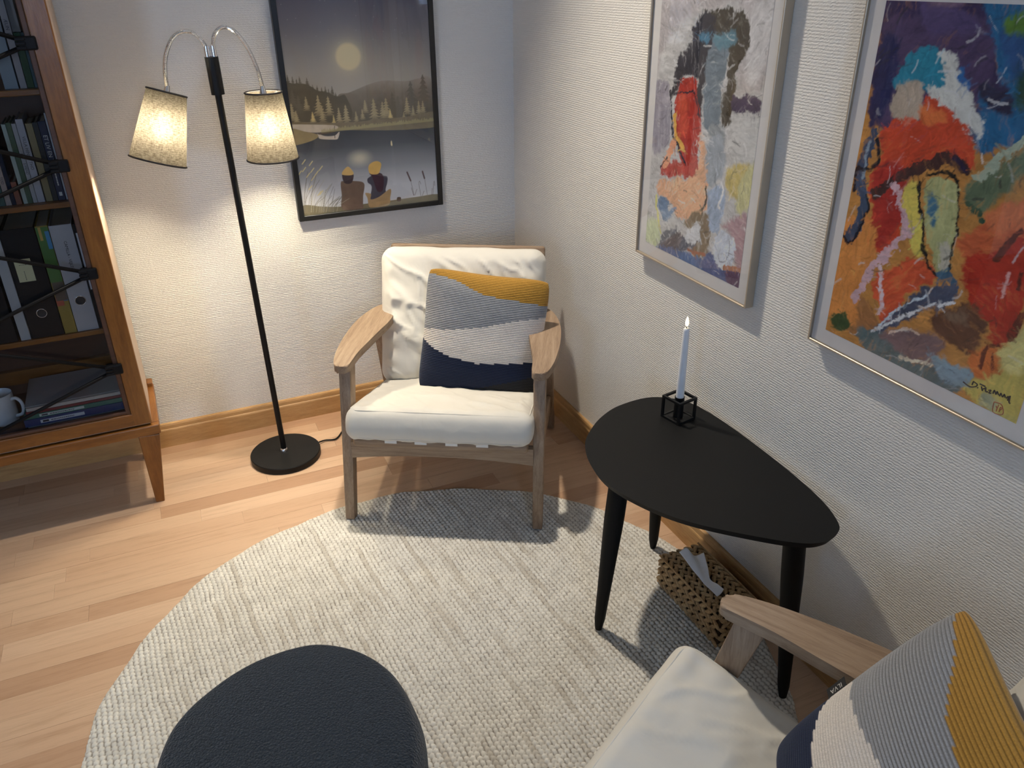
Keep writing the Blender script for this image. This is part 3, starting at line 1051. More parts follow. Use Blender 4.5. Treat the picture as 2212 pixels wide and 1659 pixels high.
lamp_head(lt_top, lt_ax, lf, [lf + Vector((0, 0, .004)), lf + Vector((-.003, 0, .030)), lf + Vector((-.022, -.001, .058)), lf + Vector((-.050, -.002, .067)), lf + Vector((-.082, -.003, .052)), lf + Vector((-.107, -.005, .012)), lf + Vector((-.118, -.006, -.030)), lj])
lamp_head(rt_top, rt_ax, rf, [rf + Vector((0, 0, .004)), rf + Vector((.001, 0, .030)), rf + Vector((.012, .001, .060)), rf + Vector((.036, .003, .074)), rf + Vector((.064, .006, .062)), rf + Vector((.092, .008, .020)), rf + Vector((.110, .010, -.035)), rj])
cord = catmull([(.120, .018, .012), (.150, .035, .006), (.190, .030, .005), (.225, .075, .005), (.262, .125, .005), (.300, .150, .005), (.36, .16, .005), (.50, .17, .005), (.62, .20, .005)], 8)
obj('power_cord', tube_bm(cord, .0028, 8), BLK, lamp, smooth=PI)
tag(lamp, 'black floor lamp with two grey linen shades on chrome goosenecks, both lit', 'floor lamp')

# ------------------------------------------------------------------ dark boucle pouf
def boucle():
    m = MT('charcoal_boucle')
    v = m.coord('Object', (1, 1, 1))
    vo = m.n('TexVoronoi'); vo.inputs['Scale'].default_value = 260
    m.l(v, vo.inputs['Vector'])
    n = m.noise(v, 330, 3)
    h = m.math('ADD', m.math('MULTIPLY', vo.outputs['Distance'], -0.8), n)
    m.set(m.ramp(n, ((0.3, (0.006, 0.010, 0.015)), (0.72, (0.034, 0.047, 0.064)))), 0.95, spec=0.15)
    m.bump(h, 0.0035, 0.9)
    m.b.inputs['Sheen Weight'].default_value = 0.25
    return m.m
MAT['boucle'] = boucle()
def make_pouf():
    ol = [(-1.440, -1.800), (-1.419, -1.720), (-1.385, -1.672), (-1.339, -1.638), (-1.290, -1.613), (-1.238, -1.599), (-1.175, -1.597), (-1.121, -1.611), (-1.062, -1.658), (-1.021, -1.730), (-1.008, -1.812), (-1.013, -1.890), (-1.045, -1.965), (-1.11, -2.02), (-1.20, -2.045), (-1.29, -2.03), (-1.375, -1.975), (-1.425, -1.89)]
    c = np.array((-1.222, -1.815))
    out = catmull([np.array(p) - c for p in ol], 5, True)
    n = len(out)
    ztop = .415
    prof = []
    # (inset scale, z): rounded drum
    for k in range(9):
        a_ = PI / 2 * k / 8
        prof.append((1 - .10 * (1 - math.sin(a_)) - 0.02, .045 + .05 * (1 - math.cos(a_)) * 0 + .05 * math.sin(a_) * 0.9))
    prof = [(.80, .0105), (.90, .014), (.955, .030), (.975, .060)] + [(.985, .10), (.992, .2), (.995, .30), (.998, .35)]
    for k in range(1, 9):
        a_ = PI / 2 * k / 8
        prof.append((.998 - .115 * (1 - math.cos(a_)), .35 + .058 * math.sin(a_)))
    for s, z in ((.80, .4115), (.65, .4135), (.45, .4148), (.25, .415), (.08, .415), (.001, .415)):
        prof.append((s, z))
    prof = [(.001, .0105), (.4, .0105)] + prof
    P = np.array([[(p[0] * s, p[1] * s, z) for s, z in prof] for p in out])
    o = grid_mesh('pouf', P, MAT['boucle'], None, (c[0], c[1], 0), close_u=True)
    tag(o, 'dark charcoal boucle pouf with a rounded top standing on the rug', 'pouf')
make_pouf()
# ------------------------------------------------------------------ bookcase (local: origin at its right front corner on the floor, -X along its front, +Y to the wall)
BK_ROT = .02
BK = empty('bookcase', (-1.385, -.366, 0), BK_ROT)
BW, BD, BZ0, BZ1 = .945, .325, .288, 1.86
CW = MAT['case']
XB = -.019      # the cabinet body is set in a little from the end of its stand
obj('side_panel', box_bm(XB - .018, XB, .018, BD, BZ0, BZ1), MAT['case_side'], BK)
obj('side_panel', box_bm(-BW, -BW + .018, .018, BD, BZ0, BZ1), MAT['case_side'], BK)
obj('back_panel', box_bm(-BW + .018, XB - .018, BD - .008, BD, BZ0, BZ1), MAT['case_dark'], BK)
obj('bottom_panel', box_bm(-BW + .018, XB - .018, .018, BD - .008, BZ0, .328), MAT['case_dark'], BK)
obj('top_panel', box_bm(-BW - .015, .015, -.015, BD, BZ1, BZ1 + .03, .005), CW['x'], BK)
SHELF = (.610, .984, 1.272, 1.58)
for z in SHELF:
    obj('shelf', box_bm(-BW + .018, XB - .018, .026, BD - .008, z - .015, z, .002), CW['x'], BK)
obj('back_ledge', box_bm(-BW + .018, XB - .018, BD - .030, BD - .008, .370, .415), CW['x'], BK)
# glazed door with mitred frame
st = .062
door = empty('door')
door.parent = BK
obj('door_stile', box_bm(-st - .008, XB, -.004, .018, BZ0 + .004, BZ1 - .004, .003), CW['z'], door)
obj('door_stile', box_bm(-BW + .006, -BW + .006 + st, -.004, .018, BZ0 + .004, BZ1 - .004, .003), CW['z'], door)
for z0, z1 in ((BZ0 + .004, BZ0 + .046), (BZ1 - .064, BZ1 - .004)):
    obj('door_rail', box_bm(-BW + .006 + st, -st - .002, -.004, .018, z0, z1, .003), CW['x'], door)
for x0, x1 in ((-st - .022, -st - .007), (-BW + st + .006, -BW + st + .020)):
    obj('glazing_bead', box_bm(x0, x1, -.001, .014, BZ0 + .040, BZ1 - .060, .004, 3), MAT['case_dark'], door)
obj('glazing_bead', box_bm(-BW + st + .02, -st - .016, -.001, .014, BZ0 + .045, BZ0 + .058, .004, 3), MAT['case_dark'], door)
obj('glass_pane', box_bm(-BW + st + .01, -st - .010, .0145, .0170, BZ0 + .05, BZ1 - .066), MAT['dim_glass'], door)
XR, XL = -.072, -BW + .072
NODES = [.491 + .2965 * k for k in range(-1, 6)]
for i in range(len(NODES) - 1):
    za, zb = NODES[i], NODES[i + 1]
    for (p, q) in (((XR, za), (XL, zb)), ((XL, za), (XR, zb))):
        d = np.array([q[0] - p[0], q[1] - p[1]]); L = np.linalg.norm(d); d /= L
        p2, q2 = np.array(p), np.array(q)
        # clip to the door opening
        lo, hi = BZ0 + .05, BZ1 - .066
        t0, t1 = 0.0, L
        if d[1] > 0:
            t0 = max(t0, (lo - p2[1]) / d[1]); t1 = min(t1, (hi - p2[1]) / d[1])
        if t1 - t0 < .05: continue
        a_, e_ = p2 + d * t0, p2 + d * t1
        off = -.0062 if q[0] < p[0] else -.0062
        obj('muntin', tube_bm([(a_[0], off, a_[1]), (e_[0], off, e_[1])], .0055, 8), MAT['black_iron'], door, smooth=PI)
for z in NODES:
    if not (BZ0 + .06 < z < BZ1 - .07): continue
    for x, s in ((XR, 1), (XL, -1)):
        b = bmesh.new()
        box_bm(x - .030 * s if s > 0 else x - .012, x + .012 if s > 0 else x + .030, -.014, .012, z - .016, z + .016, .004, bm=b)
        for k in (-1, 0, 1):
            box_bm(min(x - s * .012, x - s * .034), max(x - s * .012, x - s * .034), -.017, -.008, z + k * .010 - .004, z + k * .010 + .004, .002, bm=b)
        obj('muntin_bracket', b, MAT['black_iron'], door)
# stand with tapered legs
obj('stand_rail', box_bm(-BW, .0, -.010, .014, .252, BZ0 - .003, .004), CW['x'], BK)
obj('stand_rail', box_bm(-.024, .0, .014, BD - .02, .252, BZ0 - .003, .004), CW['y'], BK)
obj('stand_rail', box_bm(-BW, -BW + .024, .014, BD - .02, .252, BZ0 - .003, .004), CW['y'], BK)
for x, s in ((-.036, 1), (-BW + .036, -1)):
    obj('leg', beam_bm((x - s * .016, .014, .0006), (x, .012, .252), (.026, .028), (.062, .040), bev=.003), CW['z'], BK)
    obj('leg', beam_bm((x - s * .010, .290, .0006), (x + s * .026, .295, .300), (.018, .030), (.020, .040), bev=.004), CW['z'], BK)
tag(BK, 'honey-coloured wooden bookcase with a glazed door and black lattice, cropped at the left edge', 'bookcase')

def bk_world(x, y, z):
    return BK.matrix_world_cache @ Vector((x, y, z))
_th = BK_ROT
BKM = Matrix.Translation((-1.385, -.366, 0)) @ Matrix.Rotation(_th, 4, 'Z')
def text_mesh(s, size, mat, parent, loc, rot, name='title', sx=1.0):
    cu = bpy.data.curves.new(name, 'FONT')
    cu.body = s
    cu.size = size
    cu.align_x = 'CENTER'
    cu.align_y = 'CENTER'
    cu.resolution_u = 2
    tmp = bpy.data.objects.new('tmp_text', cu)
    me = bpy.data.meshes.new_from_object(tmp)
    bpy.data.objects.remove(tmp)
    bpy.data.curves.remove(cu)
    me.name = name
    me.materials.clear()
    o = link(name, me, mat, parent, loc, rot)
    o.scale = (sx, 1, 1)
    return o
INK = plain('dark_ink', (0.02, 0.02, 0.025), 0.6)
PALE = plain('pale_ink', (0.62, 0.60, 0.55), 0.6)
tx = text_mesh('ILVA', .0125, PALE, tg, (-.2135, -.0056, -.049), (0, 0, 0), 'tag_text')
tx.rotation_euler = Matrix(((0, 1, 0), (0, 0, -1), (-1, 0, 0))).to_euler()
SPINE_ROT = (PI / 2, PI / 2, 0)       # reads from top to bottom on a spine that faces -Y

def print_lines(name, mat, parent, x, z, n, dash, gap, hgt, vertical=True, y=-.0008):
    """unreadable small print, as a broken line of ink"""
    b = bmesh.new()
    p = 0.0
    for k in range(n):
        L = dash * random.uniform(.5, 1.4)
        if vertical:
            box_bm(x - hgt / 2, x + hgt / 2, y, y + .0004, z - p - L, z - p, bm=b)
        else:
            box_bm(x + p, x + p + L, y, y + .0004, z - hgt / 2, z + hgt / 2, bm=b)
        p += L + gap
    o = obj(name, b, mat, parent)
    o['kind'] = 'stuff'
    return o
PAPER = plain('book_pages', (0.60, 0.56, 0.47), 0.8)
def book(x0, x1, z0, h, y, depth, color, label, group, name='book', rough=.55, title=None, tmat=None, tsize=None, tz=.5, lean=0.0):
    w = x1 - x0
    b = bmesh.new()
    t = min(.0022, w * .2)
    # cover: spine and two boards around the page block
    box_bm(0, w, 0, t, 0, h, .0006, 1, bm=b)
    box_bm(0, t, t, depth, 0, h, bm=b)
    box_bm(w - t, w, t, depth, 0, h, bm=b)
    o = obj(name, b, plain('cover_' + name, tuple(np.array(color) * .62), rough), None)
    o.matrix_world = BKM @ Matrix.Translation((x0, y, z0 + .0003)) @ Matrix.Rotation(lean, 4, 'Y')
    obj('page_block', box_bm(t, w - t, t, depth - .004, .003, h - .004), PAPER, o)
    if title:
        text_mesh(title, tsize or w * .62, tmat or INK, o, (w / 2, -.0006, h * tz), SPINE_ROT)
    tag(o, label, 'book', group)
    return o
Y = .052
G2 = 'books on the middle shelf of the bookcase'
z = SHELF[1]
book(-.262, -.236, z, .19, Y, .14, (.035, .12, .11), 'teal book at the left image edge on the middle shelf', G2)
book(-.235, -.222, z, .20, Y, .14, (.50, .40, .36), 'pinkish white paperback beside the teal book on the middle shelf', G2, title='TOD', tsize=.009, tz=.33)
book(-.221, -.2115, z, .215, Y, .15, (.012, .025, .06), 'glossy dark blue book with pale glints on the middle shelf', G2, rough=.15)
book(-.211, -.198, z, .060, Y, .12, (.30, .09, .045), 'low rust-red booklet next to the dark blue book on the middle shelf', G2, name='booklet')
book(-.194, -.184, z, .205, Y, .14, (.48, .56, .50), 'pale mint book left of the green book on the middle shelf', G2)
book(-.1835, -.172, z, .208, Y, .14, (.07, .13, .06), 'dark green book between the mint and grey books on the middle shelf', G2)
book(-.171, -.161, z, .205, Y, .14, (.50, .50, .52), 'slim light grey book lettered along its spine on the middle shelf', G2, title="LIFT    S MEND", tsize=.0085, tz=.5)
book(-.160, -.143, z, .215, Y, .15, (.56, .55, .60), 'white book with black capital lettering on the middle shelf', G2, title='VILLA HINGE THO', tsize=.0105, tz=.60)
book(-.140, -.124, z, .203, Y, .14, (.34, .27, .12), 'plain olive tan book on the middle shelf', G2)
book(-.1235, -.111, z, .205, Y, .14, (.012, .012, .012), 'thin black book between the tan and navy books on the middle shelf', G2)
bn = book(-.1105, -.093, z, .206, Y, .15, (.012, .018, .07), 'navy book with large cream title on the middle shelf', G2, title='ET LIV EN TID', tmat=PALE, tsize=.0135, tz=.63)
obj('publisher_mark', box_bm(.005, .0125, -.0008, -.0002, .012, .022), PALE, bn)
print_lines('author', PALE, bn, .00875, .078, 9, .004, .001, .003)
book(-.0915, -.074, z, .226, Y, .15, (.62, .63, .66), 'tall white book at the right end of the middle shelf', G2)

G1 = 'books on the upper shelf of the bookcase'
z = SHELF[2]
book(-.162, -.131, z, .265, Y, .18, (.34, .42, .48), 'wide blue-grey book on the upper shelf', G1)
book(-.1275, -.112, z, .250, Y, .17, (.50, .46, .46), 'off-white book with dark lettering on the upper shelf', G1, title='ÆLIN  ITZ', tsize=.0105, tz=.55)
book(-.1105, -.095, z, .130, Y, .16, (.05, .12, .06), 'short glossy green book on the upper shelf', G1, rough=.12)
book(-.0945, -.078, z, .130, Y, .16, (.02, .08, .10), 'short dark teal book on the upper shelf beside the door frame', G1)
o = book(-.112, -.094, z + .1302, .105, Y + .02, .15, (.46, .41, .36), 'small beige volume laid above the green book on the upper shelf', G1)

# binders
G3 = 'ring binders on the lower shelf'
RING = MAT['chrome']
HOLE = plain('ring_hole_dark', (0.02, 0.028, 0.036), 0.25)
def binder(x0, x1, h, depth, color, label, y=.034, ring=None, rough=.45, name='ring_binder', lab=None):
    w = x1 - x0
    b = bmesh.new()
    t = .0025
    box_bm(0, w, 0, t, 0, h, .0008, 1, bm=b)
    box_bm(0, t, t, depth, 0, h, bm=b)
    box_bm(w - t, w, t, depth, 0, h, bm=b)
    o = obj(name, b, plain('binder_cover', tuple(np.array(color) * .66), rough, spec=.25), None)
    o.matrix_world = BKM @ Matrix.Translation((x0, y, SHELF[0] + .0003))
    obj('paper_block', box_bm(t, w - t, t + .03, depth - .01, .006, h - .012), PAPER, o)
    if ring:
        rz, rr = ring
        obj('finger_ring', tube_bm([(w / 2 + rr * math.cos(2 * PI * k / 28), -.0006, rz + rr * math.sin(2 * PI * k / 28)) for k in range(28)], .0011, 6, closed=True), RING, o, smooth=PI)
        obj('finger_hole', lathe_bm([(0, 0), (rr - .0006, 0), (rr - .0006, .0007), (0, .0007)], 24), HOLE, o, (w / 2, -.0001, rz), (PI / 2, 0, 0))
    if lab:
        lx0, lx1, lz0, lz1, lc = lab
        l_ = obj('spine_label', box_bm(lx0, lx1, -.0012, -.0004, lz0, lz1), plain('spine_label', lc, .7), o)
    tag(o, label, 'binder', G3)
    return o
binder(-.380, -.303, .31, .27, (.012, .012, .014), 'black ring binder at the left image edge, left of the narrow white one', ring=(.085, .012))
binder(-.296, -.271, .305, .27, (.55, .58, .62), 'narrow white ring binder between two black ones')
bb = binder(-.268, -.186, .315, .28, (.010, .010, .012), 'wide black ring binder with a yellow paper note', ring=(.072, .0125))
nt = obj('paper_note', box_bm(.012, .052, -.0014, -.0006, .168, .232), plain('yellow_note', (.56, .55, .34), .8), bb)
print_lines('note_text', INK, nt, .022, .216, 4, .004, .0012, .0012, False, -.0018)
print_lines('note_text', INK, nt, .030, .198, 5, .004, .0012, .0012, True, -.0018)
b = book(-.184, -.153, SHELF[0], .315, .034, .20, (.42, .30, .045), 'tall picture book with green, red, blue and yellow patches beside the white binder', 'picture book on the lower shelf', name='picture_book')
del b['group']
for (xa, xb, za, zb, c) in ((.0005, .0305, .155, .312, (.06, .16, .035)), (.002, .0300, .100, .155, (.09, .07, .055)), (.0005, .019, .085, .11, (.36, .08, .045)), (.019, .0305, .098, .14, (.03, .13, .30)), (.020, .0305, .250, .300, (.05, .22, .42)), (.006, .013, .275, .312, (.40, .27, .07))):
    obj('cover_patch', box_bm(xa, xb, -.0012 - za * .0004, -.0002, za, zb), plain('cover_patch', c, .4), b)
wb = binder(-.1515, -.0955, .312, .27, (.58, .58, .62), 'white ring binder with handwriting and a metal finger ring', ring=(.092, .0135))
text_mesh('CAMILLA - VEJLEDE', .0105, INK, wb, (.030, -.0006, .222), SPINE_ROT, 'handwriting')
kb = binder(-.0945, -.050, .31, .27, (.012, .012, .014), 'black ring binder with a white spine label beside the door frame', ring=(.090, .011), lab=(.004, .019, .12, .285, (.56, .55, .58)))
obj('label_mark', box_bm(.009, .015, -.0018, -.0010, .262, .274), plain('violet_mark', (.10, .06, .25), .6), kb)

# mug
mug_b = lathe_bm([(0, 0), (.034, 0), (.0375, .004), (.0385, .010), (.0385, .092), (.0375, .0945), (.036, .092), (.0355, .012), (0, .008)], 36)
mug = obj('coffee_mug', mug_b, MAT['white_glaze'], None, smooth=.7)
mug.matrix_world = BKM @ Matrix.Translation((-.415, .130, .3283)) @ Matrix.Rotation(-.45, 4, 'Z')
hp = catmull([(.036, 0, .076), (.052, 0, .080), (.064, 0, .068), (.066, 0, .048), (.058, 0, .028), (.036, 0, .020)], 5)
obj('handle', tube_bm(hp, .0050, 10), MAT['white_glaze'], mug, smooth=PI)
tag(mug, 'white ceramic mug with its handle to the right on the bookcase bottom', 'mug')

# pile of folders lying on the bottom of the bookcase
GP = 'folders piled on the bottom of the bookcase'
z0 = .3283
def folder(x0, x1, y0, y1, h, color, label, name='folder', lab=None, rough=.4, page=None):
    global z0
    b = bmesh.new()
    t = min(.002, h * .25)
    box_bm(0, x1 - x0, 0, .0015, 0, h, bm=b)
    box_bm(0, x1 - x0, .0015, y1 - y0, 0, t, bm=b)
    box_bm(0, x1 - x0, .0015, y1 - y0, h - t, h, bm=b)
    o = obj(name, b, plain('folder_cover', tuple(np.array(color) * .75), rough), None)
    o.matrix_world = BKM @ Matrix.Translation((x0, y0, z0))
    obj('paper_block', box_bm(.004, x1 - x0 - .004, .0035, y1 - y0 - .004, t, h - t), PAPER, o)
    if lab:
        l0, l1, lz0, lz1, lc = lab
        l_ = obj('spine_label', box_bm(l0, l1, -.0010, -.0002, lz0, lz1), plain('label_paper', lc, .6), o)
        obj('label_mark', box_bm(l0 + .006, l0 + .022, -.0016, -.0009, lz0 + .002, lz1 - .002), INK, l_)
        print_lines('label_text', INK, l_, l0 + .028, (lz0 + lz1) / 2, 12, .0045, .0012, .0022, False, -.0015)
    tag(o, label, 'folder', GP)
    z0 += h + .0004
folder(-.350, -.045, .042, .270, .011, (.50, .54, .60), 'pale blue-white folder at the bottom of the lying pile')
folder(-.355, -.040, .036, .275, .022, (.022, .055, .20), 'thick royal blue folder with a white spine label in the pile', lab=(.042, .160, .006, .016, (.60, .62, .66)))
folder(-.352, -.042, .040, .272, .013, (.05, .22, .17), 'green folder with a pale spine label in the pile', lab=(.040, .160, .003, .011, (.50, .58, .56)))
folder(-.345, -.046, .044, .268, .008, (.20, .018, .035), 'dark red folder in the pile')
folder(-.342, -.046, .046, .266, .010, (.60, .57, .54), 'white folder near the top of the pile')
m = MT('clear_plastic_sleeve')
m.set((.55, .55, .58), .25); m.bump(m.noise(m.coord(), 20, 2), .001); m.b.inputs['Alpha'].default_value = .55
b = box_bm(0, .290, 0, .205, 0, .0018)
ps = obj('plastic_sleeve', b, m.m)
ps.matrix_world = BKM @ Matrix.Translation((-.345, .056, z0))
obj('brown_card', box_bm(.075, .215, .02, .17, -.0004, -.00015), plain('brown_card', (.12, .085, .055), .6), ps)
tag(ps, 'clear plastic sleeve with a brown card lying on top of the folder pile', 'plastic sleeve')
# ------------------------------------------------------------------ framed prints
def print_mat(name):
    m = MT(name)
    at = m.n('Attribute', attribute_name='print')
    v = m.noise(m.coord('Object', (900, 900, 900)), 1.0, 1)
    m.set(m.mix(1.0, at.outputs['Color'], m.ramp(v, ((0.3, (0.96, 0.96, 0.96)), (0.7, (1.03, 1.03, 1.03)))), 'MULTIPLY'), 0.7, spec=0.2)
    return m.m
MAT['print'] = print_mat('printed_paper')
MAT['mat_board'] = plain('white_mat_board', (0.72, 0.70, 0.68), 0.8)
MAT['champagne'] = plain('champagne_metal', (0.52, 0.43, 0.32), 0.38, 0.55)
MAT['black_frame'] = plain('black_frame', (0.008, 0.008, 0.008), 0.35)
def framed(name, w, h, face, depth, border, mat, print_uv, img, label, loc, rz, back):
    """local frame: X right, Z up, front at -Y, back on the wall at y=0; origin at the lower left corner."""
    t = empty(name, loc, rz)
    b = bmesh.new()
    box_bm(0, face, -depth, 0, 0, h, .0012, 1, bm=b)
    box_bm(w - face, w, -depth, 0, 0, h, .0012, 1, bm=b)
    box_bm(face, w - face, -depth, 0, 0, face, .0012, 1, bm=b)
    box_bm(face, w - face, -depth, 0, h - face, h, .0012, 1, bm=b)
    obj('frame', b, mat, t)
    obj('backing_board', box_bm(face, w - face, -depth + .0072, -depth + .012, face, h - face), back, t)
    x0, z0, x1, z1 = print_uv
    n, m_ = img.shape[:2]
    u = np.linspace(x0, x1, n); v = np.linspace(z0, z1, m_)
    U, V = np.meshgrid(u, v, indexing='ij')
    P = np.stack([U, np.full_like(U, -depth + .0068), V], -1)
    pr = grid_mesh('art_print', P, MAT['print'], t, colors=img)
    obj('glass_pane', box_bm(face, w - face, -depth + .0025, -depth + .0045, face, h - face), MAT['glass'], t)
    tag(t, label, 'picture')
    return t, pr
# traced shapes, millimetres from the lower left corner of each frame
ART_PALE = [('b',(186,178,166),1,0,[(-103,676),(507,683),(647,48),(-6,-194)]),('b',(176,164,154),12,10,[(-2,677),(450,683),(456,512),(364,482),(361,637),(251,641),(171,626),(83,566),(34,471),(37,374)]),('b',(150,140,140),10,7,[(24,446),(89,462),(119,338),(76,291),(38,294)]),('b',(200,190,178),14,10,[(374,637),(449,661),(451,565),(426,501),(386,505)]),('b',(112,120,122),7,9,[(225,579),(317,588),(322,556),(313,490),(314,404),(288,383),(249,386),(241,478)]),('b',(76,66,52),4,8,[(215,634),(244,637),(307,642),(362,630),(382,599),(380,552),(359,527),(355,473),(357,423),(332,391),(315,430),(324,491),(319,556),(289,584),(252,593)]),('b',(58,54,56),5,9,[(208,631),(252,633),(259,585),(243,534),(239,482),(236,393),(212,444),(214,479),(169,490),(133,453),(106,431),(131,525),(167,554),(182,606)]),('b',(75,112,128),6,7,[(201,586),(237,592),(241,569),(208,567)]),('b',(95,125,130),7,7,[(261,583),(322,594),(340,573),(280,557)]),('b',(140,140,135),8,7,[(273,380),(323,397),(339,346),(297,330)]),('b',(168,54,42),3,6,[(143,468),(174,484),(206,483),(223,436),(241,385),(240,329),(241,265),(196,256),(162,311),(133,345),(125,405)]),('b',(185,72,50),10,7,[(144,436),(176,440),(189,358),(156,353)]),('l',(212,158,72),6.6,4,[(129,392),(145,342),(183,317)]),('l',(45,40,50),2.9,4,[(104,445),(119,386),(131,339),(162,316),(196,283)]),('l',(45,40,50),2.2,4,[(122,442),(178,453),(211,448),(231,401)]),('b',(176,76,64),5,9,[(86,250),(114,283),(193,278),(236,310),(243,266),(98,234)]),('b',(220,164,122),6,9,[(86,216),(241,265),(239,361),(272,335),(289,273),(295,207),(269,169),(187,145),(146,172),(90,186)]),('l',(220,150,110),11.0,4,[(135,321),(121,294),(103,265)]),('l',(40,36,40),2.2,4,[(86,252),(113,287)]),('b',(152,154,152),8,7,[(278,354),(327,371),(346,307),(331,267),(299,251),(278,294)]),('b',(74,62,78),4,8,[(357,465),(432,474),(449,460),(450,431),(408,426),(357,436)]),('b',(192,184,170),7,9,[(362,415),(455,427),(460,350),(425,307),(374,312),(346,347)]),('b',(192,168,98),9,7,[(374,312),(426,333),(444,282),(408,246),(368,261),(356,295)]),('b',(188,178,124),10,7,[(412,302),(462,329),(471,244),(414,214)]),('b',(152,162,172),7,7,[(298,237),(355,258),(368,224),(353,183),(351,153),(313,143),(296,188)]),('l',(218,212,202),2.6,4,[(342,270),(356,250),(340,213),(347,208)]),('b',(104,124,144),4,7,[(92,175),(133,180),(142,150),(177,169),(161,144),(123,118),(100,135)]),('l',(204,194,114),4.0,4,[(77,177),(89,127),(110,81)]),('b',(132,110,82),7,9,[(214,142),(267,176),(300,174),(327,122),(315,83),(269,63),(240,113)]),('l',(80,65,50),2.6,4,[(288,244),(291,206),(275,183)]),('b',(168,132,128),9,7,[(360,168),(416,203),(452,208),(464,103),(432,81),(396,155)]),('b',(186,188,142),7,7,[(34,96),(81,114),(107,77),(90,42),(35,41)]),('b',(92,108,138),5,7,[(81,36),(136,59),(226,62),(310,66),(327,38),(231,31),(102,26)]),('b',(96,94,97),4,8,[(152,108),(211,103),(275,143),(280,109),(242,71),(137,51),(103,58)]),('b',(206,200,190),4,8,[(219,112),(278,148),(273,102),(231,84)]),('b',(90,97,127),5,7,[(308,81),(376,96),(396,72),(444,73),(449,30),(388,30),(312,32)]),('l',(160,100,70),4.4,4,[(242,70),(308,81)]),('b',(200,200,200),3,6,[(352,149),(389,154),(418,142),(416,88),(389,66),(341,86)]),('l',(130,130,135),1.1,4,[(390,149),(403,114),(393,91),(372,80),(361,97)]),('b',(98,72,88),5,7,[(398,63),(471,84),(462,59),(452,31),(414,36)]),('l',(165,108,78),5.5,4,[(389,71),(470,88)])]
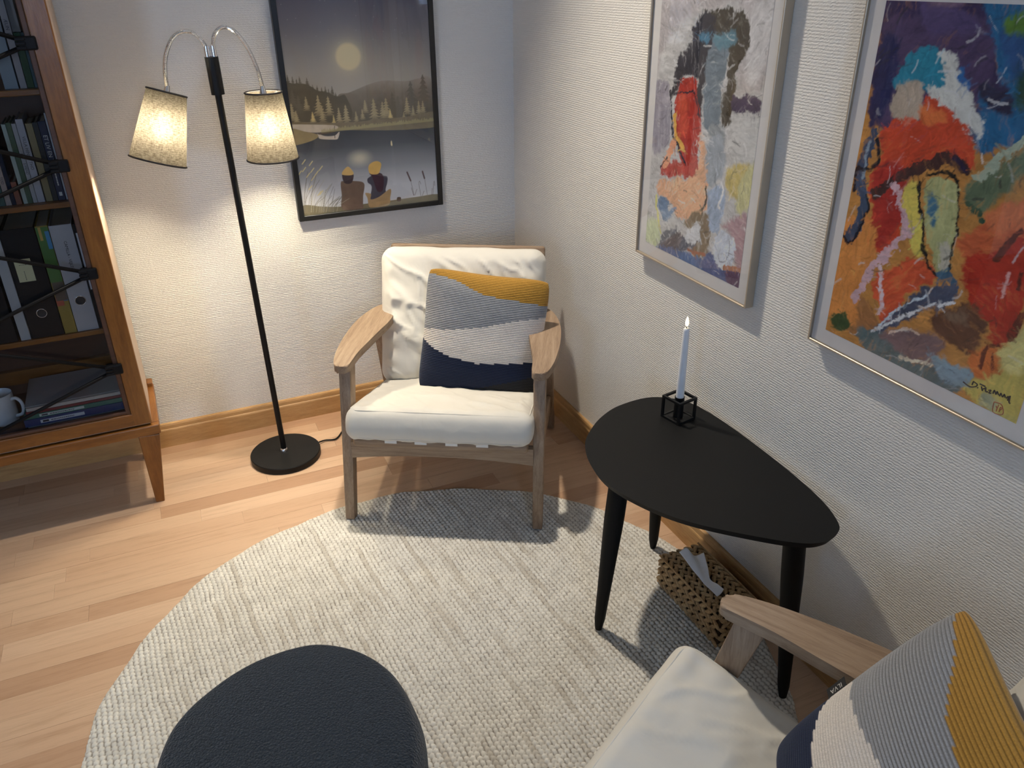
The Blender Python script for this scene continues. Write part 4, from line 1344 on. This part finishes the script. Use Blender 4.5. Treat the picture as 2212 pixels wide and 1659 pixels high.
ART_VIVID = [('b',(176,120,62),1,0,[(-171,685),(353,689),(560,39),(40,-254)]),('b',(150,100,60),5,7,[(33,71),(60,154),(167,103),(128,58)]),('b',(62,50,78),5,7,[(19,678),(151,679),(234,673),(267,643),(269,588),(317,540),(321,512),(292,512),(257,546),(223,592),(171,610),(129,599),(106,580),(98,538),(95,505),(75,459),(53,456),(42,523),(47,594)]),('b',(78,62,88),8,7,[(35,616),(163,639),(246,634),(281,548),(284,472),(239,447),(125,438),(75,459)]),('b',(82,68,100),9,7,[(114,654),(180,652),(237,630),(212,614),(146,619)]),('b',(120,95,110),9,7,[(120,675),(194,676),(189,656),(137,654)]),('b',(40,95,130),5,7,[(238,677),(356,678),(409,512),(318,456),(289,438),(269,470),(274,505),(261,533),(281,548),(313,535),(267,595)]),('b',(50,80,120),12,7,[(269,619),(312,629),(348,571),(318,552)]),('b',(92,122,52),8,7,[(273,631),(312,659),(364,654),(359,617),(288,619)]),('b',(50,72,58),14,7,[(316,572),(389,574),(408,515),(338,514)]),('b',(45,122,142),3,7,[(117,581),(164,595),(191,543),(173,524),(122,520),(86,526),(103,557)]),('b',(40,42,75),10,7,[(40,593),(83,596),(90,547),(86,490),(69,459),(56,457)]),('b',(52,48,66),8,7,[(261,550),(307,543),(327,512),(303,505),(268,526)]),('b',(45,95,145),5,7,[(203,553),(226,564),(241,531),(221,527)]),('b',(196,190,178),5,9,[(170,584),(192,590),(232,543),(271,505),(278,467),(253,470),(203,496),(161,527),(191,539)]),('b',(172,152,132),5,7,[(102,525),(142,534),(162,491),(143,465),(110,472),(89,490)]),('b',(190,70,44),3,9,[(83,441),(115,475),(158,472),(164,514),(212,502),(252,476),(280,437),(269,417),(223,426),(177,404),(162,371),(170,318),(172,261),(135,228),(104,225),(96,300),(81,359),(90,402)]),('b',(160,48,40),9,7,[(93,388),(155,395),(169,297),(131,244),(109,249),(95,331)]),('b',(212,110,60),8,7,[(151,498),(203,496),(208,479),(164,472)]),('b',(202,128,66),8,7,[(30,261),(92,288),(127,232),(108,169),(109,75),(33,71),(36,176)]),('b',(195,80,50),5,9,[(127,176),(193,230),(252,238),(263,220),(215,172),(206,135),(173,106),(154,139)]),('b',(190,92,56),7,7,[(324,337),(436,428),(467,331),(346,296),(311,271),(291,304)]),('b',(170,50,36),6,9,[(318,238),(316,272),(346,296),(460,351),(480,291),(429,227),(422,176),(399,152),(370,181),(328,211)]),('b',(200,110,70),10,7,[(328,356),(382,387),(392,354),(346,329)]),('b',(96,106,80),8,7,[(290,398),(359,459),(415,493),(425,463),(372,419),(332,376),(320,350),(284,364)]),('l',(160,165,140),7.1,8,[(294,403),(323,440),(356,471),(394,506)]),('l',(60,80,60),4.7,4,[(291,359),(314,353),(322,341)]),('l',(60,72,92),10.0,6,[(66,443),(62,407),(53,364),(72,326),(76,284),(56,239)]),('l',(130,140,150),2.9,4,[(63,428),(61,397),(61,355)]),('l',(28,26,34),3.5,4,[(79,430),(86,386),(44,368),(50,332)]),('l',(28,26,34),2.9,4,[(79,327),(86,297),(60,229),(43,242)]),('l',(70,46,42),9.4,6,[(99,335),(137,371),(168,392),(204,413),(233,427),(252,418),(269,413)]),('l',(50,40,60),4.1,4,[(245,426),(268,412)]),('b',(208,184,88),4,7,[(158,350),(185,376),(211,307),(229,262),(220,246),(193,277)]),('l',(196,158,160),6.5,8,[(140,357),(161,326),(185,285),(162,253),(132,211),(114,172),(99,119)]),('l',(210,180,180),4.1,6,[(141,203),(158,163),(163,119)]),('b',(168,164,112),3,7,[(201,379),(223,396),(255,391),(272,352),(285,303),(284,268),(282,226),(269,232),(239,264),(213,328)]),('b',(70,108,128),6,7,[(215,363),(235,353),(242,316),(229,312)]),('b',(180,170,150),5,7,[(253,279),(279,286),(282,247),(269,243)]),('l',(34,32,30),2.6,4,[(189,377),(196,344),(215,309),(224,270),(247,236),(279,225)]),('l',(40,36,30),2.1,4,[(199,389),(224,403),(252,399),(267,370),(283,312),(282,277),(284,232)]),('l',(60,90,110),6.5,4,[(269,230),(295,231),(305,214)]),('b',(72,76,92),5,9,[(241,192),(296,226),(311,205),(282,174),(226,131),(172,85),(148,81),(204,140)]),('b',(96,62,46),7,9,[(275,155),(312,190),(353,200),(370,181),(376,142),(362,113),(321,119),(285,132)]),('b',(120,92,72),10,7,[(299,175),(335,188),(342,165),(311,153)]),('b',(86,100,100),6,9,[(118,72),(163,90),(233,83),(253,57),(321,76),(368,85),(376,65),(336,26),(255,25),(157,33)]),('b',(112,88,88),8,7,[(172,82),(260,122),(310,115),(286,71),(225,62)]),('b',(122,142,152),6,9,[(289,84),(352,89),(377,73),(330,45)]),('l',(210,208,206),2.4,5,[(152,80),(208,125),(260,166),(310,197)]),('l',(190,195,200),1.8,5,[(168,98),(219,157),(255,186)]),('l',(206,190,165),4.1,5,[(233,55),(293,69)]),('l',(200,170,150),2.6,5,[(192,87),(232,111),(256,115)]),('b',(58,74,44),5,7,[(43,62),(76,88),(94,69),(72,41)]),('b',(188,168,88),7,7,[(367,58),(422,110),(450,163),(479,150),(477,47),(466,31),(406,38)]),('b',(205,188,120),9,7,[(412,142),(440,198),(471,205),(472,142),(436,116)]),('b',(150,150,120),9,7,[(407,55),(436,63),(432,40),(406,38)]),('b',(190,100,50),7,7,[(365,122),(401,147),(419,119),(387,83),(369,91)]),('l',(96,44,34),3.5,4,[(387,104),(390,138),(406,153)]),('l',(96,44,34),2.6,4,[(407,108),(405,133)]),('l',(96,44,34),5.9,4,[(364,287),(376,314),(388,340)]),('l',(96,44,34),6.5,4,[(423,174),(430,211)]),('l',(96,44,34),2.9,4,[(411,278),(414,251)]),('l',(205,150,140),2.6,4,[(394,229),(391,262),(393,272)])]
SIGNATURE = [[(366,64),(380,61),(390,66),(392,71),(384,73)],[(384,73),(383,66)],[(394,66),(395,65)],[(396,74),(407,74)],[(400,71),(404,64)],[(403,67),(408,71)],[(408,73),(410,66),(414,67)],[(414,70),(418,72),(416,66),(420,67)],[(423,68),(424,75),(428,69),(429,75),(433,70)],[(435,69),(436,75),(440,70),(442,76),(445,71)],[(447,71),(450,76),(450,68)],[(451,71),(452,78),(453,67),(456,65)]]
SEAL = [[(429,55),(443,56),(449,41),(432,37),(429,55)],[(434,50),(437,47),(438,54)],[(437,47),(437,41)],[(442,42),(442,51),(445,50),(443,46)]]
ART_LAKE = [('p',(92,87,78),1,[(176,398),(214,407),(243,416),(292,431),(340,438),(413,432),(458,438),(502,434),(510,303),(167,320)]),('p',(62,58,49),0,[(2,443),(42,445),(81,441),(114,420),(141,414),(176,398),(204,397),(205,317),(2,319)]),('t',(60,56,47),[36,28,24,28,33,24,24,24,28,24,33,19],[(23,473),(38,468),(50,462),(60,467),(83,462),(99,440),(113,437),(127,430),(139,432),(149,424),(161,432),(171,412)]),('t',(70,66,58),[57,57,109,114,85,85],[(31,429),(48,411),(473,451),(428,432),(380,388),(361,400)]),('t',(112,104,82),[45,66,62,38,52,57,43,52,62,36,36,43,71,57,66,36,24,57,38,47,43],[(72,405),(111,407),(144,401),(88,356),(120,372),(23,387),(35,364),(175,364),(199,371),(232,348),(254,354),(266,382),(295,384),(325,373),(338,384),(350,347),(398,334),(411,381),(432,353),(453,367),(468,366)]),('t',(140,128,88),[33,33,33],[(156,341),(88,356),(350,347)]),('p',(84,78,64),0,[(12,327),(185,314),(330,316),(429,318),(511,326),(519,279),(426,274),(327,278),(164,291),(-2,293)]),('p',(132,126,116),0,[(11,321),(101,314),(159,307),(164,295),(103,289),(58,295),(10,312)]),('p',(104,94,70),0,[(9,307),(58,295),(98,282),(86,268),(34,256),(2,257)]),('p',(188,180,170),0,[(97,287),(120,276),(153,275),(170,286),(165,268),(154,262),(105,268),(99,278)]),('p',(60,52,45),0,[(97,287),(126,288),(154,289),(154,286),(121,282),(102,282)]),('l',(50,45,42),2,[(156,305),(153,267)]),('p',(78,74,60),0,[(17,53),(83,43),(155,35),(331,36),(425,38),(516,33),(511,-49),(10,3)]),('p',(76,63,54),0,[(156,115),(167,122),(222,115),(237,106),(237,91),(230,65),(227,41),(220,17),(153,25),(155,74)]),('p',(46,37,38),0,[(166,147),(202,143),(197,117),(183,110),(167,118)]),('p',(140,118,74),0,[(164,144),(169,157),(186,169),(198,158),(204,143),(191,139)]),('p',(48,47,55),0,[(250,119),(258,126),(279,133),(308,126),(322,120),(320,100),(312,76),(312,46),(255,38),(263,91),(251,107)]),('p',(112,94,68),0,[(238,72),(258,67),(256,48),(287,54),(324,76),(332,71),(327,49),(317,20),(253,18),(244,54)]),('p',(44,29,36),0,[(260,140),(298,136),(308,120),(306,91),(299,72),(283,73),(275,95),(268,125)]),('p',(206,170,96),0,[(257,150),(260,166),(275,176),(293,177),(304,167),(299,148),(289,134),(264,136)]),('p',(50,42,38),0,[(352,44),(365,43),(364,30),(351,31)]),('l',(62,54,52),1.2,[(415,45),(406,100)]),('l',(62,54,52),1.2,[(465,42),(458,103)]),('l',(62,54,52),1.2,[(441,37),(436,82),(439,93),(443,82)]),('l',(62,54,52),1.2,[(486,37),(492,82),(495,86),(495,71)]),('l',(62,54,52),1.2,[(418,44),(427,66)]),('l',(62,54,52),1.2,[(413,45),(407,73)]),('l',(62,54,52),1.2,[(481,37),(485,62)]),('l',(62,54,52),1.2,[(446,39),(453,56)]),('l',(58,44,44),5,[(406,98),(395,129)]),('l',(58,44,44),5,[(458,101),(452,126)]),('l',(110,108,96),1.0,[(44,28),(54,76),(74,122)]),('l',(70,68,62),1.0,[(86,23),(93,62),(103,100)]),('l',(70,68,62),1.0,[(18,31),(30,100),(50,167)]),('l',(110,108,96),1.0,[(43,28),(56,95),(82,160)]),('l',(70,68,62),1.0,[(114,20),(123,46),(149,71)]),('l',(70,68,62),1.0,[(34,29),(48,83),(85,134)]),('l',(110,108,96),1.0,[(77,24),(89,69),(118,112)]),('l',(70,68,62),1.0,[(24,31),(37,94),(67,154)]),('l',(70,68,62),1.0,[(51,27),(62,51),(95,73)]),('l',(110,108,96),1.0,[(71,25),(84,71),(121,114)]),('l',(70,68,62),1.0,[(99,21),(109,65),(130,107)]),('l',(70,68,62),1.0,[(110,20),(121,47),(157,70)]),('l',(110,108,96),1.0,[(119,19),(123,35),(133,51)]),('l',(70,68,62),1.0,[(41,28),(54,95),(79,159)]),('l',(70,68,62),1.0,[(89,23),(97,50),(120,76)]),('l',(110,108,96),1.0,[(61,26),(71,61),(97,95)]),('l',(70,68,62),1.0,[(84,23),(96,72),(126,117)]),('l',(70,68,62),1.0,[(125,18),(137,51),(175,80)]),('l',(110,108,96),1.0,[(94,22),(105,44),(138,63)]),('l',(70,68,62),1.0,[(129,18),(138,50),(163,80)]),('l',(70,68,62),1.0,[(99,21),(109,44),(142,63)]),('l',(110,108,96),1.0,[(83,23),(88,52),(97,80)]),('l',(70,68,62),1.0,[(116,19),(122,59),(133,98)]),('l',(70,68,62),1.0,[(110,20),(115,47),(126,72)]),('l',(110,108,96),1.0,[(50,27),(65,82),(102,134)]),('l',(70,68,62),1.0,[(22,31),(30,88),(43,144)]),('l',(70,68,62),1.0,[(100,21),(111,47),(145,70)]),('l',(110,108,96),1.0,[(131,18),(142,40),(180,60)]),('l',(70,68,62),1.0,[(52,27),(61,53),(86,77)]),('l',(70,68,62),1.0,[(20,31),(29,68),(50,104)]),('l',(110,108,96),1.0,[(87,23),(91,46),(99,69)]),('l',(70,68,62),1.0,[(118,19),(128,41),(164,59)]),('l',(70,68,62),1.0,[(121,19),(128,41),(149,62)]),('l',(110,108,96),1.0,[(77,24),(87,66),(114,106)]),('l',(196,186,140),3,[(34,192),(46,205)]),('l',(196,186,140),3,[(57,185),(69,198)]),('l',(196,186,140),3,[(32,167),(44,180)]),('l',(196,186,140),3,[(59,162),(71,175)]),('l',(196,186,140),3,[(88,166),(100,179)]),('l',(196,186,140),3,[(72,151),(84,164)]),('l',(196,186,140),3,[(43,147),(55,160)]),('l',(196,186,140),3,[(58,135),(70,148)]),('l',(196,186,140),3,[(17,157),(28,170)]),('l',(196,186,140),3,[(45,105),(57,117)]),('l',(196,186,140),3,[(80,84),(92,97)]),('l',(196,186,140),3,[(73,82),(85,95)])]
def canvas(x0, z0, x1, z1, step=1.9):
    n, m_ = int((x1 - x0) / step) + 1, int((z1 - z0) / step) + 1
    return np.meshgrid(np.linspace(x0, x1, n), np.linspace(z0, z1, m_), indexing='ij')
def seg_dist(X, Z, a, b):
    d = np.array(b, float) - np.array(a, float)
    L2 = max(d @ d, 1e-9)
    t = np.clip(((X - a[0]) * d[0] + (Z - a[1]) * d[1]) / L2, 0, 1)
    return np.hypot(X - a[0] - t * d[0], Z - a[1] - t * d[1])
def poly_sd(X, Z, pts):
    """signed distance to a closed polygon, negative inside"""
    D = np.full(X.shape, 1e9)
    inside = np.zeros(X.shape, bool)
    n = len(pts)
    for i in range(n):
        a, b = pts[i], pts[(i + 1) % n]
        D = np.minimum(D, seg_dist(X, Z, a, b))
        if a[1] != b[1]:
            c = ((a[1] > Z) != (b[1] > Z)) & (X < (b[0] - a[0]) * (Z - a[1]) / (b[1] - a[1]) + a[0])
            inside ^= c
    return np.where(inside, -D, D)
def line_d(X, Z, pts):
    D = np.full(X.shape, 1e9)
    for a, b in zip(pts[:-1], pts[1:]):
        D = np.minimum(D, seg_dist(X, Z, a, b))
    return D
def lay(img, a, col):
    a = a[..., None]
    return img * (1 - a) + col * a
def abstract(ops, rect, white, seed):
    """brushed paint: every stroke is ragged, streaked and lets the layer below show through"""
    X, Z = canvas(*rect)
    k = 0.80 / srgb(white)
    wx = (fbm(X / 22, Z / 22, seed, 4) - .5) * 2
    wz = (fbm(X / 22 + 40, Z / 22, seed + 5, 4) - .5) * 2
    fx = (fbm(X / 6, Z / 6, seed + 60, 3) - .5) * 2
    fz = (fbm(X / 6 + 9, Z / 6, seed + 65, 3) - .5) * 2
    img = np.ones(X.shape + (3,)) * .5
    for i, (kind, col, p, rag, pts) in enumerate(ops):
        c = np.clip(srgb(col) * k, 0.004, .86)
        Xr, Zr = X + wx * rag * 1.5 + fx * rag * .7, Z + wz * rag * 1.5 + fz * rag * .7
        a0 = seed + i * 1.7
        th_ = (i * 2.4) % 3.14
        s = X * math.cos(th_) + Z * math.sin(th_)
        q = -X * math.sin(th_) + Z * math.cos(th_)
        streak = fbm((s + wx * 12) / 26 + i * 7, (q + wz * 9) / 5.5, seed + i, 4)
        if kind == 'b':
            sp = np.array(pts, float)
            big = rag == 0
            pp = pts if big else [tuple(v) for v in catmull(sp, 4, True)]
            d = poly_sd(Xr, Zr, pp)
            a = np.clip(.5 - d / (p * 1.3 + .8), 0, 1)
            a = a * a * (3 - 2 * a)
            if not big:
                a = a * np.clip(1.12 - np.clip(streak - .55, 0, 1) * 1.9, .45, 1)
        else:
            pp = [tuple(v) for v in catmull(np.array(pts, float), 6)] if len(pts) > 2 else pts
            d = line_d(Xr, Zr, pp)
            w = p * (.75 + .6 * fbm(s / 14, q / 14, seed + i + 50, 2))
            a = np.clip((w - d) / 1.6 + .5, 0, 1) * np.clip(1.15 - np.clip(streak - .55, 0, 1) * 2.0, .4, 1)
        tint = 1 + (streak - .5)[..., None] * .55 + (fbm(X / 30, Z / 30, seed + i + 90, 3) - .5)[..., None] * .35
        img = lay(img, a, np.clip(c * tint, .003, .88))
    # loose bristle marks that drag the local colour along
    n_, m_ = X.shape
    dx_ = X[1, 0] - X[0, 0]
    rg = np.random.default_rng(seed)
    for q_ in range(1500):
        i, j = int(rg.integers(0, n_)), int(rg.integers(0, m_))
        ang = 3.0 * fbm(np.array([X[i, j] / 70]), np.array([Z[i, j] / 70]), seed + 7, 2)[0] * 2 + rg.normal(0, .5)
        L, w = rg.uniform(8, 34), rg.uniform(.7, 2.6)
        ca = rg.normal(0, .5)
        pts = [(X[i, j] + L * t * math.cos(ang + ca * t), Z[i, j] + L * t * math.sin(ang + ca * t)) for t in (-.5, -.17, .17, .5)]
        r_ = int((L / 2 + w * 2) / dx_) + 2
        sl = (slice(max(0, i - r_), i + r_), slice(max(0, j - r_), j + r_))
        d = line_d(X[sl], Z[sl], pts)
        br = fbm(X[sl] / 3, Z[sl] / 3, seed + q_ % 9, 2)
        a = np.clip((w * (.5 + br) - d) / 1.4 + .2, 0, 1) * rg.uniform(.25, .8)
        c = img[i, j] * rg.uniform(.62, 1.38)
        if rg.random() < .10:
            c = np.clip(c * .3 + rg.choice([.03, .62]), .004, .8)
        img[sl] = lay(img[sl], a, np.clip(c, .003, .85))
    img = img * (1 + .16 * (fbm(X / 7, Z / 2.2, seed + 300, 3) - .5)[..., None])
    return np.clip(img, .003, .88)

def lake_poster(rect):
    X, Z = canvas(*rect, step=1.5)
    k = 2.75 * np.array((1.04, 1.0, .95))
    def S(c):
        v = srgb(c) * k
        return np.clip(v * min(1.0, .72 / v.max()), .003, .85)
    def grad(stops, z):
        zs = [s[0] for s in stops]
        cs = np.array([S(s[1]) for s in stops])
        return np.stack([np.interp(z, zs, cs[:, i]) for i in range(3)], -1)
    img = grad([(380, (112, 109, 102)), (470, (104, 101, 96)), (600, (76, 74, 78)), (704, (58, 57, 66))], Z)
    img = img * (1 + .05 * (fbm(X / 60, Z / 90, 3, 3) - .5)[..., None])
    md = np.hypot(X - 225, Z - 517)
    img = lay(img, np.exp(-np.clip(md - 40, 0, None) / 20) * .6, S((128, 121, 102)))
    img = lay(img, np.clip((45 - md) / 9, 0, 1), S((150, 141, 114)))
    for i in range(26):
        sx, sz = RNG.uniform(30, 490), RNG.uniform(560, 700)
        img = lay(img, np.clip(1.4 - np.hypot(X - sx, Z - sz), 0, 1) * .6, S((150, 150, 145)))
    lake = grad([(20, (140, 142, 145)), (90, (128, 131, 136)), (160, (92, 95, 100)), (235, (52, 55, 60)), (300, (38, 40, 44))], Z)
    img = np.where((Z < 300)[..., None], lake, img)
    rd = np.hypot((X - 230) / 42, (Z - 192) / 28)
    img = lay(img, np.clip(1.25 - rd, 0, 1) ** 1.2 * .75, S((150, 147, 130)))
    for kind, col, ex, pts in ART_LAKE:
        c = S(col)
        if kind == 'p':
            pp = [tuple(v) for v in catmull(np.array(pts, float), 5, True)]
            d = poly_sd(X, Z, pp)
            a = np.clip(.5 - d / 1.6, 0, 1)
            cc = np.ones(X.shape + (3,)) * c
            if ex == 1:     # misty hill: paler towards its top
                cc = grad([(330, (66, 62, 54)), (400, (82, 77, 69)), (455, (108, 103, 95))], Z)
            cc = cc * (1 + .22 * (fbm(X / 14, Z / 14, int(abs(pts[0][0])) + 5, 3) - .5)[..., None])
            img = lay(img, a, cc)
        elif kind == 't':
            for (tx, tz), h in zip(pts, ex):
                u = (tz - Z) / h          # 0 at the tip, 1 at the foot
                tier = (u * 7) % 1.0
                half = h * .34 * (.10 + .90 * u) * (.28 + .72 * tier) * (0.75 + .5 * vnoise(X / 2.5 + tx, Z / 2.5, 9))
                a = ((u > 0) & (u < 1)) * np.clip((half - np.abs(X - tx)) / 1.3 + .3, 0, 1) * np.clip((1.08 - u) * 3, 0, 1)
                img = lay(img, a * .9, c)
        else:
            pp = [tuple(v) for v in catmull(np.array(pts, float), 6)] if len(pts) > 2 else pts
            img = lay(img, np.clip((ex * .55 - line_d(X, Z, pp)) / 1.2 + .5, 0, 1), c)
    # reed fringe along the far shore
    fr = np.clip((292 + 10 * vnoise(X / 2.2, X * 0, 4) + X * .02 - Z) / 2, 0, 1) * np.clip((Z - 284 - X * .02) / 2, 0, 1) * (X > 110)
    img = lay(img, fr * .7, S((112, 106, 78)))
    return np.clip(img, .003, .85)

_, _ = framed('framed_poster', .522, .722, .0175, .030, 0, MAT['black_frame'], (.0175, .0175, .5045, .7045), lake_poster((17.5, 17.5, 504.5, 704.5)),
              'black framed moonlit lake poster on the left wall beside the corner', (-.822, -.0008, .766), 0, MAT['mat_board'])
framed('framed_painting', .490, .70, .005, .024, 0, MAT['champagne'], (.040, .038, .450, .665), abstract(ART_PALE, (40, 38, 450, 665), (212, 204, 192), 11),
       'pale abstract print in a thin frame nearest the room corner', (-.0008, -.905, .805), -PI / 2, MAT['mat_board'])
fr2, pr2 = framed('framed_painting', .515, .70, .005, .024, 0, MAT['champagne'], (.040, .036, .475, .660), abstract(ART_VIVID, (40, 36, 475, 660), (205, 198, 194), 23),
       'vivid red, blue and yellow abstract print at the right edge of the photo', (-.0008, -1.602, .812), -PI / 2, MAT['mat_board'])
def ink(name, lines, w, mat):
    b = bmesh.new()
    for pts in lines:
        P_ = catmull(np.array(pts, float), 4) if len(pts) > 2 else np.array(pts, float)
        tube_bm([(p[0] / 1000, -.0172, p[1] / 1000) for p in P_], w, 5, bm=b)
    o = obj(name, b, mat, pr2)
    return o
ink('signature', SIGNATURE, .0012, INK)
ink('seal_stamp', SEAL, .0008, plain('red_seal_ink', (.42, .10, .05), .6))
# ------------------------------------------------------------------ woven tissue box
def straw_mat():
    m = MT('water_hyacinth')
    v = m.coord('Object', (40, 40, 40))
    n = m.noise(v, 1.0, 4, 0.6)
    n2 = m.noise(v, 8.0, 2, 0.6)
    m.set(m.ramp(m.math('ADD', m.math('MULTIPLY', n, .6), m.math('MULTIPLY', n2, .4)), ((0.3, (0.25, 0.145, 0.065)), (0.5, (0.46, 0.30, 0.145)), (0.72, (0.62, 0.46, 0.25)))), 0.6, spec=0.3)
    m.bump(n2, 0.0008)
    return m.m
MAT['straw'] = straw_mat()
MAT['tissue'] = plain('tissue_paper', (0.86, 0.86, 0.87), 0.85)
BX, BY, BH = .128, .268, .088
bas = empty('tissue_box', (-.124, -1.507, .0106))
def strand(bm, c, d, nrm, L, w, t):
    """one fat leaf-shaped strand: centre c, along d, facing nrm"""
    c, d, nr = Vector(c), Vector(d).normalized(), Vector(nrm).normalized()
    s = d.cross(nr).normalized()
    nr = s.cross(d).normalized()
    rings = []
    for k, (f, wf) in enumerate(((-.5, .10), (-.36, .62), (-.08, 1), (.24, .86), (.42, .5), (.5, .10))):
        ring = []
        for j in range(8):
            a_ = 2 * PI * j / 8
            ring.append(bm.verts.new(c + d * (L * f) + s * (math.cos(a_) * w * wf / 2) + nr * (math.sin(a_) * t * (.35 + .65 * wf) / 2)))
        rings.append(ring)
    for A, B in zip(rings[:-1], rings[1:]):
        for j in range(8):
            bm.faces.new((A[j], A[(j + 1) % 8], B[(j + 1) % 8], B[j]))
    bm.faces.new(rings[0][::-1]); bm.faces.new(rings[-1])
def braid(parent, p0, p1, nrm, width, step=.0125, name='braid'):
    p0, p1, nr = Vector(p0), Vector(p1), Vector(nrm)
    ax = (p1 - p0); L = ax.length; ax.normalize()
    sd = ax.cross(nr)
    b = bmesh.new()
    n = max(2, int(L / step))
    for i in range(n):
        for s in (-1, 1):
            c = p0 + ax * (L * (i + .5 + (.16 if s > 0 else -.16)) / n) + sd * (s * width * .235)
            d = ax + sd * (-s * random.uniform(.70, .80)) + nr * random.uniform(.03, .09)
            st_ = L / n
            strand(b, c, d, nr + sd * (s * .3), st_ * 1.28 * random.uniform(.95, 1.06), st_ * .56 * random.uniform(.92, 1.06), .0105)
    return obj(name, b, MAT['straw'], parent, smooth=PI)
hx, hy = BX / 2, BY / 2
obj('box_core', box_bm(-hx + .006, hx - .006, -hy + .006, hy - .006, .001, BH - .004), plain('straw_core', (.085, .05, .025), .9), bas)
# sides: upright braids side by side
nb = 3
for k in range(nb):
    z = BH * (k + .5) / nb
    for s in (-1, 1):
        braid(bas, (s * hx, -hy + .004, z), (s * hx, hy - .004, z), (s, 0, 0), BH / nb * 1.12, .0235)
        braid(bas, (-hx + .004, s * hy, z), (hx - .004, s * hy, z), (0, s, 0), BH / nb * 1.12, .0235)
# top: lengthwise braids around a slot
for x in (-.047, -.0225, .0225, .047):
    braid(bas, (x, -hy + .003, BH), (x, hy - .003, BH), (0, 0, 1), .030, .0225)
for ya, yb in ((-hy + .003, -hy + .060), (hy - .055, hy - .003)):
    braid(bas, (0, ya, BH), (0, yb, BH), (0, 0, 1), .026, .0225)
b = bmesh.new()
for s in (-1, 1):
    tube_bm([(s * (hx - .001), -hy, BH + .003), (s * (hx - .0005), 0, BH + .004), (s * (hx - .001), hy, BH + .003)], .0028, 6, bm=b)
obj('rim_cord', b, MAT['straw'], bas, smooth=PI)
obj('slot', box_bm(-.010, .010, -hy + .060, hy - .055, BH - .008, BH - .005), plain('slot_dark', (.012, .010, .008), .9), bas)
tag(bas, 'brown woven water hyacinth tissue box on the rug edge beneath the black table', 'tissue box')
# tissue sheet pulled out of the slot
main = [[(-.030, .094, .116), (-.010, .090, .128), (.004, .074, .108), (.028, .064, .118)],
        [(-.030, .066, .112), (-.012, .062, .119), (.004, .050, .108), (.018, .040, .113)],
        [(-.030, .036, .105), (-.016, .032, .110), (-.004, .024, .104), (.008, .016, .107)],
        [(-.028, .008, .099), (-.020, .004, .102), (-.012, -.004, .099), (-.004, -.008, .100)],
        [(-.028, -.018, .095), (-.022, -.020, .096), (-.014, -.020, .096), (-.006, -.022, .099)],
        [(-.028, -.044, .097), (-.020, -.044, .099), (-.012, -.042, .101), (-.004, -.040, .104)],
        [(-.026, -.070, .095), (-.018, -.070, .098), (-.010, -.068, .101), (-.002, -.064, .105)]]
P = np.array(main)
fine = np.array([catmull(P[:, j], 4) for j in range(4)]).transpose(1, 0, 2)
fine = np.array([catmull(fine[i], 4) for i in range(len(fine))])
tis = grid_mesh('tissue', fine, MAT['tissue'], None, (bas.location.x, bas.location.y, bas.location.z + .004))
md = tis.modifiers.new('solid', 'SOLIDIFY'); md.thickness = .0008
tag(tis, 'white paper tissue pulled out of the woven tissue box', 'tissue')
